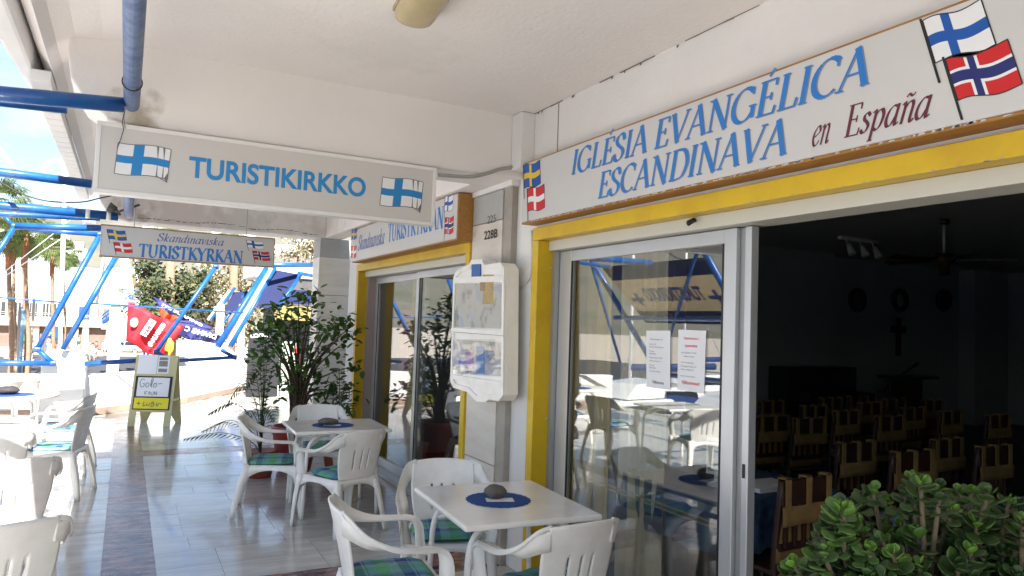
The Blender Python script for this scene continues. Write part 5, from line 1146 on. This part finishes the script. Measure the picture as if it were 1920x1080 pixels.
for i, (xt, yt, xb, yb, Y, s, r_, lab) in enumerate(palms):
    top = at(xt, yt, 'Y', Y); bot = at(xb, yb, 'Y', Y); bot.z = -3.4
    t = thing('palm_tree', lab, 'palm tree', tuple(bot), group='tall palms beyond the terrace')
    r_ *= .38
    P = smooth_path([bot, bot.lerp(top, .3)+V((.15, 0, 0)), bot.lerp(top, .7), top], 5)
    MB().tube(P, [r_*(1.25 if k == 0 else 1)-.35*r_*k/len(P) for k in range(len(P))], 10).build('trunk', M_bark, t)
    MB().tube([top-V((0, 0, 1.9 if s > 1 else 1.2)), top-V((0, 0, .7)), top+V((0, 0, .2))], [r_*.75, r_*1.15, r_*.7], 10).build('old_frond_bases', M_barkred, t)
    o = bpy.data.objects.new('crown', PMs[i % 3]); col.objects.link(o); o.parent = t; o.location = top-bot+V((0, 0, .2)); o.scale = (s*.78,)*3; o.rotation_euler.z = i*1.3
# ------------------------------------------------------------------ tree mass
def clump_tree(name, lab, c, R3, n, trunk, m_, seed, leaf=.16, group=None):
    r_ = random.Random(seed); t = thing(name, lab, 'tree', (c[0], c[1], -3.4), group=group); b = MB()
    cen = []
    for k in range(26):
        while True:
            d = V((r_.uniform(-1, 1), r_.uniform(-1, 1), r_.uniform(-1, 1)))
            if d.length < 1: break
        cen.append(V(c)+V((d.x*R3[0], d.y*R3[1], d.z*R3[2])))
    for k in range(n):
        q = r_.choice(cen)+V((r_.gauss(0, R3[0]*.16), r_.gauss(0, R3[1]*.16), r_.gauss(0, R3[2]*.16))); d = V((r_.gauss(0, 1), r_.gauss(0, 1), r_.gauss(0, 1))).normalized(); e = d.orthogonal().normalized(); s = leaf*r_.uniform(.6, 1.4)
        b.m = 0 if r_.random() < .7 else 1
        b.add([q-e*s*.4, q+d*s, q+e*s*.4, q-d*s*.6], [(0, 1, 2, 3)], False)
    b.build('crown', m_, t)
    base = V((c[0], c[1], -3.4)); top = V(c); MB().tube([base, base.lerp(top, .6), top+V((0, 0, R3[2]*.3))], [trunk, trunk*.8, trunk*.3], 8).build('trunk', M_bark, t)
    for cc_ in cen[:8]: MB().tube([base.lerp(top, .55), base.lerp(cc_, .8), cc_], [trunk*.4, trunk*.25, trunk*.08], 6).build('limb', M_bark, t)
g1 = [mat('pine_green', (.055, .075, .035), .7, rnd=.1, trans=.15), mat('olive_green', (.12, .12, .05), .7, trans=.15)]
g2 = [mat('dry_green', (.16, .15, .07), .7, trans=.2), mat('blossom_cream', (.55, .46, .36), .7, trans=.2)]
q = at(330, 540, 'Y', 44); clump_tree('broad_tree', 'dense dark green tree behind the red banner', tuple(q), (2.1, 1.6, 2.2), 5200, .22, g1, 1)
q = at(395, 555, 'Y', 46); clump_tree('broad_tree', 'lighter olive tree left of the slanted awnings', tuple(q), (2.3, 1.6, 2.3), 3600, .22, g2, 2)
q = at(455, 560, 'Y', 50); clump_tree('broad_tree', 'pale flowering tree above the navy awnings', tuple(q), (2.2, 1.6, 2.6), 3000, .2, g2, 3)
q = at(300, 575, 'Y', 42); clump_tree('broad_tree', 'small dark bush at the foot of the blue stairs', tuple(q), (1.1, 1.0, 1.6), 1500, .15, g1, 4)
q = at(560, 462, 'Y', 60); clump_tree('broad_tree', 'sparse tree seen over the awnings beside the pillar', tuple(q), (2.4, 1.6, 1.6), 1800, .2, g2, 6)
for (x, yt, yb, Y, lab) in ((317, 498, 620, 43, 'bare pale trunk rising in front of the dark tree'), (437, 500, 560, 45, 'bare trunk standing behind the navy awnings')):
    a, b = at(x, yt, 'Y', Y), at(x, yb, 'Y', Y); a = a+V((0, 0, 2)); t = thing('palm_tree', lab, 'palm tree', (b.x, Y, -3.4)); MB().tube([(b.x, Y, -3.4), b, a], [.28, .26, .2], 10).build('trunk', M_bark, t)
    o = bpy.data.objects.new('crown', PMs[1]); col.objects.link(o); o.parent = t; o.scale = (.7,)*3; o.location = a-V((b.x, Y, -3.4))
# ------------------------------------------------------------------ far white building
FB = thing('white_building', 'long white two storey building behind the palms with blue outside stairs', 'building', (0, 108, -3.4))
YB_ = 104
def fx(px): return at(px, 600, 'Y', YB_).x
def fz(py, px=100): return at(px, py, 'Y', YB_).z
xl, xr = fx(-160), fx(238)
MB().box((xl, YB_+1.5, -3.3), (xr-1.5, YB_+22, fz(612)-.02)).build('ground_floor', M_farbrown, FB)
MB().box((xl, YB_+.5, fz(612)), (xr, YB_+22, fz(606))).build('cornice', M_beigeband, FB)
MB().box((xl, YB_+.8, fz(606)+.02), (xr, YB_+22, fz(543))).build('upper_floor', M_far, FB)
MB().box((xl, YB_+6, fz(543)+.02), (fx(196), YB_+22, fz(494))).build('top_floor', M_far, FB)
MB().box((fx(-100), YB_+10, fz(494)+.02), (fx(60), YB_+22, fz(470))).build('roof_block', M_far, FB)
for (a, b) in ((-70, -30), (-22, 8), (24, 44), (52, 68), (77, 96), (98, 116), (121, 130)):
    x0, x1 = fx(a), fx(b); w_ = MB().box((x0, YB_+.72, fz(594)), (x1, YB_+.79, fz(569))).build('window', M_farglass, FB)
    for k in range(4): MB().box((x0+(x1-x0)*k/3-.06, YB_+.66, fz(594)), (x0+(x1-x0)*k/3+.06, YB_+.715, fz(569))).build('mullion', M_farframe, w_)
    MB().box((x0, YB_+.60, fz(588)), (x1, YB_+.65, fz(587))).box((x0, YB_+.60, fz(591)), (x1, YB_+.65, fz(590.2))).build('rail', M_farframe, w_)
for k in range(9):
    x = fx(54+k*11); MB().box((x, YB_+5.92, fz(533)), (x+.45, YB_+5.99, fz(520))).build('window', mat('beige_louvre', (.55, .48, .40), .7), FB)
    MB().box((x, YB_+5.92, fz(517)), (x+.6, YB_+5.99, fz(515))).build('window', mat('beige_louvre', (.55, .48, .40), .7), FB)
sg = MB().box((fx(146), YB_+.55, fz(598, 155)), (fx(167), YB_+.78, fz(575, 155))).build('wall_sign', mat('sign_blue', (.03, .06, .26), .5), FB)
f6 = Fr((0, YB_+.54, 0), (1, 0, 0), (0, 0, 1)); sans('S', f6, fx(154), fz(586, 155), .5, .5, bold=.02).build('initial', M_paper, sg); sans('SUN', f6, fx(149), fz(595, 155), .35, 1.1).build('lettering', M_paper, sg)
MB().box((fx(181), YB_+.72, fz(600, 185)), (fx(185), YB_+.79, fz(578, 185))).build('window', M_farbrown, FB)
MB().box((fx(192), YB_+.72, fz(605, 200)), (fx(210), YB_+.79, fz(579, 200))).build('doorway', mat('dim_doorway', (.14, .11, .10), .8), FB)
for p_ in (30, 60, 92, 135, 155, 200): MB().box((fx(p_), YB_+.9, -3.3), (fx(p_)+.7, YB_+1.48, fz(612)-.03)).build('column', M_beigeband if p_ != 155 else M_far, FB)
for (a, b, m_) in ((20, 29, M_far), (100, 120, M_farglass), (40, 55, M_farglass)): MB().box((fx(a), YB_+1.38, -2.6), (fx(b), YB_+1.48, -.8)).build('shop_window', m_, FB)
MB().box((fx(34), YB_+1.3, -2.4), (fx(46), YB_+1.37, -1.6)).build('green_board', mat('green_sign', (.02, .22, .16), .6), FB)
st = thing('outdoor_staircase', 'blue railed outside staircase climbing the white building', 'staircase', (fx(215), YB_-2, -3.4))
YS = 100
for (p, q_) in (((192, 606), (248, 565)), ((190, 592), (246, 552)), ((190, 598), (246, 558))):
    MB().tube([at(*p, 'Y', YS), at(*q_, 'Y', YS)], .22 if p[1] == 606 else .09, 6).build('rail', M_blue, st)
for k in range(9):
    p = at(192+k*7, 606-k*5.1, 'Y', YS); MB().tube([p, p+V((0, 0, 1.1))], .07, 6).build('post', M_blue, st); MB().box((p.x-.1, YS, p.z-.7), (p.x+.6, YS+1.6, p.z-.35)).build('step', M_far, st)
MB().prism([at(x, y, 'Y', YS+.4) for x, y in ((205, 612), (250, 575), (275, 590), (275, 655), (246, 655), (232, 640), (216, 620))], (0, 1.0, 0)).build('curved_support', M_far, st, recalc=True)
for (p, q_) in (((246, 552), (275, 545)), ((248, 565), (275, 560))): MB().tube([at(*p, 'Y', YS), at(*q_, 'Y', YS)], .12, 6).build('rail', M_blue, st)
# pylons and lattice tower
py_ = thing('white_pylon', 'pair of tall leaning white concrete pylons under the smaller hanging sign', 'pylon', (-1, 62, -3.4))
YP = 62
MB().prism([at(x, y, 'Y', YP) for x, y in ((196, 480), (206, 480), (227, 570), (180, 570), (190, 500))], (0, .8, 0)).build('pylon_leg', M_far, py_, recalc=True)
MB().prism([at(x, y, 'Y', YP+.5) for x, y in ((224, 480), (241, 480), (252, 552), (232, 552))], (0, .8, 0)).build('pylon_leg', M_far, py_, recalc=True)
MB().prism([at(x, y, 'Y', YP+.2) for x, y in ((175, 560), (262, 560), (262, 572), (175, 570))], (0, 1.2, 0)).build('deck', M_far, py_, recalc=True)
a_, b_ = at(215, 570, 'Y', YP+.4), at(228, 620, 'Y', YP+.4)
MB().box((at(205, 600, 'Y', YP).x, YP+.3, -3.4), (at(228, 600, 'Y', YP).x, YP+1.2, a_.z)).build('pier', M_far, py_)
for (p, q_) in (((228, 542), (278, 548)), ((228, 549), (278, 553))): MB().tube([at(*p, 'Y', YP-.5), at(*q_, 'Y', YP-.5)], .05, 6).build('rail', M_blue, py_)
for (p, q_) in (((252, 488), (290, 545)), ((256, 520), (268, 560)), ((195, 478), (178, 570))): MB().tube([at(*p, 'Y', YP-.6), at(*q_, 'Y', YP-.6)], .07, 6).build('stay', M_far, py_)
lt = thing('lattice_tower', 'blue steel lattice mast beside the leaning white pylons', 'tower', (at(285, 600, 'Y', 50).x, 50, -3.4))
for x in (281, 288): MB().tube([at(x, 485, 'Y', 50), (at(x, 485, 'Y', 50).x, 50, -3.4)], .06, 6).build('mast_leg', M_blue, lt)
for k in range(8): MB().tube([at(281 if k % 2 else 288, 490+k*14, 'Y', 50), at(288 if k % 2 else 281, 504+k*14, 'Y', 50)], .035, 6).build('brace', M_blue, lt)
for (p, q_) in (((262, 488), (281, 500)), ((262, 500), (281, 510)), ((262, 488), (290, 487)), ((290, 487), (300, 492))): MB().tube([at(*p, 'Y', 50), at(*q_, 'Y', 50)], .05, 6).build('arm', M_blue, lt)
o = MB().prism([at(x, y, 'Y', 90) for x, y in ((240, 520), (275, 518), (275, 535), (240, 535))], (0, 6, 0)).build('orange_building', M_roof, recalc=True); tag(o, 'distant orange brick building seen between the pylons and the mast', 'building')
wa = MB().tube([at(x, y, 'Y', 30) for x, y in sp2([(120, 335), (121, 312), (110, 302), (97, 303), (86, 310), (82, 323)], 5)], .085, 10).build('arched_lamp', M_whiteband); 
pq = at(121, 345, 'Y', 30)
tag(wa, 'white curved street lamp arm against the sky by the roof edge', 'lamp'); MB().tube([pq+V((0, 0, .3)), (pq.x+.3, 30, -3.4)], .07, 8).build('lamp_post', M_whiteband, wa)
# ------------------------------------------------------------------ cars
def car(lab, x, y, rz, paint, L_=4.2):
    t = thing('parked_car', lab, 'car', (x, y, -3.395), R(rz)); h = L_/2
    body = [(-h, .35), (-h, .75), (-h*.9, .92), (-h*.45, .98), (h*.45, .98), (h*.9, .82), (h, .62), (h*.99, .32)]
    MB().prism([(a, -.85, z) for a, z in body], (0, 1.7, 0)).build('body', paint, t, bevel=.06, recalc=True)
    cab = [(-h*.82, .96), (-h*.55, 1.42), (h*.10, 1.45), (h*.5, .98)]
    gl = MB(); P = [V((a, -.72 if z > 1 else -.80, z)) for a, z in cab]; Q = [V((a, .72 if z > 1 else .80, z)) for a, z in cab]
    gl.add(P+Q, [(0, 1, 2, 3), (7, 6, 5, 4), (0, 4, 5, 1), (1, 5, 6, 2), (2, 6, 7, 3)], False); gl.build('window', M_cargl, t, recalc=True)
    MB().box((-h*.56, -.71, 1.425), (h*.12, .71, 1.47)).build('roof', paint, t, bevel=.02)
    for px_ in (-h*.1,): MB().box((px_-.04, -.80, .96), (px_+.04, .80, 1.44)).build('pillar_trim', paint, t)
    for sx_ in (-1, 1):
        for sy in (-1, 1):
            w_ = MB().tube([(sx_*h*.64, sy*.70, .32), (sx_*h*.64, sy*.88, .32)], .32, 18).build('wheel', M_tyre, t); MB().tube([(sx_*h*.64, sy*.875, .32), (sx_*h*.64, sy*.89, .32)], .20, 14).build('rim', M_rim, w_)
    for sy in (-1, 1): MB().box((h*.97-.05, sy*.72-.12, .60), (h*.97+.02, sy*.72+.12, .72)).build('headlight', M_farglass, t); MB().box((-h-.01, sy*.72-.1, .70), (-h+.05, sy*.72+.1, .86)).build('tail_light', M_flagr, t)
q = at(229, 663, 'Z', -3.4); car('white parked hatchback in front of the curved white wall', q.x, q.y, 178, M_carw)
q = at(166, 700, 'Y', 45); car('dark blue car, just its roof showing right of the white block', q.x-1.0, 45, 180, M_card)
q = at(22, 640, 'Z', -3.4); car('dark blue car parked far left behind the palm trunks', q.x, q.y-10, 170, M_card)
# ------------------------------------------------------------------ people
def person(lab, px, py, shirt, shorts, face, Y=None, seed=0, pose=0):
    q = at(px, py, 'Z', -3.4); r_ = random.Random(seed)
    t = thing('person', lab, 'person', (q.x, q.y, -3.385), R(face), 'people walking on the quay')
    me = bpy.data.meshes.new('body'); st_ = .14+.05*pose
    J = [(0, 0, .95, .13), (0, 0, 1.15, .12), (0, 0, 1.38, .15), (0, 0, 1.50, .06), (0, .02, 1.62, .10), (0, .02, 1.72, .085),
         (-.10, 0, .90, .085), (-.11, st_, .50, .06), (-.11, st_*.6, .08, .04), (-.11, st_*.6+.14, .04, .035), (.10, 0, .90, .085), (.11, -st_*.6, .50, .06), (.11, -st_, .10, .04), (.11, -st_+.13, .04, .035),
         (-.20, 0, 1.40, .055), (-.25, -.05, 1.15, .042), (-.24, .10, .95, .035), (.20, 0, 1.40, .055), (.25, .05, 1.15, .042), (.24, .12, .95, .035), (-.24, .13, .87, .03), (.24, .16, .87, .03)]
    E_ = [(0, 1), (1, 2), (2, 3), (3, 4), (4, 5), (0, 6), (6, 7), (7, 8), (8, 9), (0, 10), (10, 11), (11, 12), (12, 13), (2, 14), (14, 15), (15, 16), (2, 17), (17, 18), (18, 19), (16, 20), (19, 21)]
    me.from_pydata([j[:3] for j in J], E_, []); o = bpy.data.objects.new('body', me); col.objects.link(o); md = o.modifiers.new('k', 'SKIN'); 
    for v, j in zip(me.skin_vertices[0].data, J): v.radius = (j[3], j[3])
    me.skin_vertices[0].data[0].use_root = True; o.modifiers.new('u', 'SUBSURF').levels = 1
    dg = bpy.context.evaluated_depsgraph_get(); m2 = bpy.data.meshes.new_from_object(o.evaluated_get(dg)); o.modifiers.clear(); o.data = m2; m2.materials.clear(); m2.materials.append(M_skin); o.parent = t
    for p in m2.polygons: p.use_smooth = True
    MB().tube([(0, 0, .92), (0, 0, 1.15), (0, 0, 1.38), (0, 0, 1.47)], [.18, .16, .19, .08], 12).tube([(-.17, 0, 1.42), (-.25, -.03, 1.22)], [.08, .065], 8).tube([(.17, 0, 1.42), (.25, .03, 1.22)], [.08, .065], 8).build('shirt', shirt, t)
    MB().tube([(-.09, 0, .98), (-.11, st_*.9, .55)], [.13, .10], 10).tube([(.09, 0, .98), (.11, -st_*.55, .55)], [.13, .10], 10).build('shorts', shorts, t)
    MB().blob((0, 0, 1.71), (.105, .115, .095), 10, 7).build('hair', M_hair if seed % 3 else M_whiteband, t)
sh = [mat('shirt_white', (.75, .74, .72), .8), mat('shirt_pink', (.65, .25, .22), .8), mat('shirt_green', (.02, .07, .05), .8), mat('shirt_red', (.6, .05, .06), .8), mat('shirt_beige', (.55, .42, .32), .8)]
for i, (px, py, s_, b_, lab) in enumerate(((165, 676, 4, 0, 'person in beige walking at the left of the quayside group'), (172, 677, 0, 0, 'person dressed all in white on the quay'), (179, 672, 3, 0, 'person in a red top beside the white clad walker'), (195, 668, 0, 4, 'person in a white shirt near the white car'),
        (128, 662, 0, 1, 'person in white with pink shorts behind the struts'), (137, 662, 0, 0, 'person in white left of the one in dark green'), (146, 663, 2, 0, 'person in a dark green shirt on the pavement'), (98, 664, 3, 0, 'person in red beside the palm trunk'), (92, 663, 1, 0, 'person in pink between the palm and the strut'), (80, 668, 1, 2, 'person in pink with dark shorts at the strut foot'), (61, 672, 4, 2, 'person in beige low behind the blue tube'))):
    person(lab, px, py, sh[s_], sh[b_], 20+i*47, seed=i, pose=i % 2)
# street signs and masts on the quay
for i, (x, yt, Y, lab) in enumerate(((38, 575, 55, 'thin grey mast between the palm trunks'), (64, 560, 58, 'slim beige mast right of the third palm'), (43, 580, 60, 'pale blue pole beside the thin mast'))):
    a = at(x, yt, 'Y', Y); o = MB().tube([(a.x, Y, -3.4), tuple(a)], .09 if i != 2 else .16, 8).build('mast', [M_farframe, M_beigeband, mat('pale_blue', (.25, .45, .65), .5)][i]); tag(o, lab, 'pole')
t = thing('road_sign', 'round white road sign on a pole seen past the strut', 'road sign', (at(87, 650, 'Y', 60).x, 60, -3.4)); q = at(87, 650, 'Y', 60)
MB().tube([(q.x, 60, -3.4), (q.x, 60, q.z)], .05, 6).build('pole', M_farframe, t); MB().tube([(q.x, 59.95, q.z), (q.x, 59.9, q.z)], .32, 20).build('disc', M_far, t)
t = thing('road_sign', 'small blue square parking sign near the palms', 'road sign', (at(97, 623, 'Y', 70).x, 70, -3.4)); q = at(97, 623, 'Y', 70)
MB().tube([(q.x, 70, -3.4), (q.x, 70, q.z)], .05, 6).build('pole', M_farframe, t); MB().box((q.x-.45, 69.9, q.z-.45), (q.x+.45, 69.96, q.z+.45)).build('plate', M_flagblue, t); sans('P', Fr((0, 69.89, 0), (1, 0, 0), (0, 0, 1)), q.x-.2, q.z-.3, .55, .35, bold=.03).build('lettering', M_paper, t)
for i in range(5):
    q = at(4+i*9, 660+i*4, 'Z', -3.4); o = MB().box((q.x-1.0, q.y-.3, -3.38), (q.x+1.0, q.y+.3, -3.3)).box((q.x-.9, q.y-.2, -3.38+.5), (q.x+.9, q.y+.2, -2.8)).box((q.x-.85, q.y-.2, -3.38), (q.x-.75, q.y+.2, -2.8)).box((q.x+.75, q.y-.2, -3.38), (q.x+.85, q.y+.2, -2.8)).build('bench', M_far)
    tag(o, 'white quay bench behind the leftmost palm trunks', 'bench', 'white benches on the quay')
# ------------------------------------------------------------------ the harbour side that the glass reflects
SF = thing('side_canopy', 'blue slanted tube frame along the harbour side of the terrace', 'frame', (-4, 5, 0))
for y in (-1.5, 1.7, 4.9, 8.0, 10.85):
    MB().tube([(-2.45, y, 2.85), (-4.1, y, .75)], .05, 12).build('tube', M_blue, SF)
    MB().tube([(-2.45, y, 2.85), (-4.1, min(y+2.9, 12), .75)], .03, 10).build('tube', M_blue, SF)
for (x, z) in ((-2.45, 2.85), (-4.1, .75), (-3.3, 1.78)): MB().tube([(x, -3, z), (x, 11.2, z)], .045, 12).build('tube', M_blue, SF)
aw = thing('printed_awning', 'navy awning with a cream band carrying a word and two flags, reflected in the glass', 'awning', (-3.1, 9.4, 2.2))
T0, T1_ = V((-2.62, 0, 2.66)), V((-3.62, 0, 1.72))
def ab(f): return T0.lerp(T1_, f)
for nm, f0, f1, m_ in (('canvas', 0, .24, M_navy), ('canvas', .24, .80, M_canvascream), ('canvas', .80, 1.02, M_navy)):
    a, b = ab(f0), ab(f1); MB().prism([(a.x, 8.05, a.z), (a.x, 10.7, a.z), (b.x, 10.7, b.z), (b.x, 8.05, b.z)], (-.008, 0, .008)).build(nm, m_, aw, recalc=True)
ua = (T0-T1_).normalized(); fA = Fr(ab(.70)+V((0, 8.05, 0)), (0, 1, 0), ua)
if fA.n.x < 0: fA.n = -fA.n
fA.n = V((.68, 0, -.73)); 
sans('TURISTIKIRKKO', fA, .60, .12, .30, 1.46, bold=.035, d=.006).build('lettering', M_flagn, aw)
for x in (.18, 2.15): MB().add([fA.p(x+a, b, .006) for a, b in ((0, .12), (.36, .12), (.36, .20), (0, .20))], [(0, 1, 2, 3)]).add([fA.p(x+a, b, .007) for a, b in ((.12, .02), (.20, .02), (.20, .32), (.12, .32))], [(0, 1, 2, 3)]).build('flag_cross', M_flagn, aw)
def boat(lab, x, y, rz, L_=9, fly=True, cover=M_boatblue, sail=False):
    t = thing('motor_boat' if not sail else 'sailing_boat', lab, 'boat', (x, y, -2.8), R(rz), 'boats moored in the harbour'); W_ = L_*.16
    rows = []
    for i in range(13):
        q = i/12; xx = -L_/2+L_*q; w_ = W_*(1 if q < .55 else math.cos((q-.55)/.45*math.pi/2)**.7)+.02; hh = 1.15+.55*q*q
        rows.append([V((xx+(.25 if q == 1 else 0), -w_, hh)), V((xx, -w_*.85, .45)), V((xx, -w_*.3, -.3)), V((xx, w_*.3, -.3)), V((xx, w_*.85, .45)), V((xx+(.25 if q == 1 else 0), w_, hh))])
    hb = MB().grid(rows); hb.grid([[r[0], r[5]] for r in rows], False); hb.add(rows[0], [(0, 1, 2, 3, 4, 5)], False); hb.build('hull', M_hull, t, recalc=True)
    MB().prism([(-L_*.25, -W_*.72, 1.2), (-L_*.22, -W_*.72, 2.1), (L_*.12, -W_*.72, 2.1), (L_*.30, -W_*.72, 1.35)], (0, W_*1.44, 0)).build('cabin', M_hull, t, bevel=.08, recalc=True)
    MB().prism([(-L_*.2, -W_*.74, 1.6), (-L_*.19, -W_*.74, 1.95), (L_*.10, -W_*.74, 1.95), (L_*.17, -W_*.74, 1.6)], (0, W_*1.48, 0)).build('window', M_boatwin, t, recalc=True)
    if not sail:
        MB().prism([(-L_*.18, -W_*.6, 2.12), (-L_*.2, -W_*.6, 2.7), (-L_*.02, -W_*.6, 2.6), (L_*.04, -W_*.6, 2.12)], (0, W_*1.2, 0)).build('flybridge', M_hull, t, bevel=.05, recalc=True)
        for s in (-1, 1): MB().tube(smooth_path([(L_*.1, s*W_*.95, 1.35), (L_*.12, s*W_*.9, 1.9), (L_*.4, s*W_*.5, 2.1), (L_*.51, 0, 2.15)], 5), .02, 6).build('rail', M_rim, t)
        MB().box((-L_*.5, -W_*.8, 1.5), (-L_*.27, W_*.8, 2.0)).build('cover', cover, t, bevel=.1)
    else:
        MB().tube([(L_*.05, 0, 1.2), (L_*.05, 0, 11.5)], .07, 8).build('mast', M_hull, t); MB().tube([(L_*.05, 0, 2.8), (-L_*.35, 0, 2.9)], .14, 8).build('boom', cover, t)
        for e in ((L_*.5, 0, 1.7), (-L_*.48, 0, 1.4)): MB().tube([(L_*.05, 0, 11.3), e], .012, 4).build('stay', M_rim, t)
bl_ = [(-9.5, 9.0, 15, 8, 0), (-9.0, 14.5, 5, 9, 0), (-9.5, 19.5, -8, 8, 0), (-14, 24, 10, 10, 1), (-11, 28, 0, 9, 0), (-16, 6, 5, 9, 1), (-20, 14, 3, 11, 0), (-20, 20, 0, 9, 0), (-22, 30, -5, 10, 1), (-9.0, 4, 8, 8, 0), (-28, 24, 0, 10, 1), (-9.5, -2, 5, 9, 0), (-30, 10, 5, 12, 0)]
for i, (x, y, a, L_, s) in enumerate(bl_): boat('white sailing boat with bare mast moored in the harbour' if s else 'white motor boat moored beside the terrace', x, y, a, L_, True, M_boatblue, bool(s))
print('tiles', cnt, 'objects', len(bpy.data.objects))
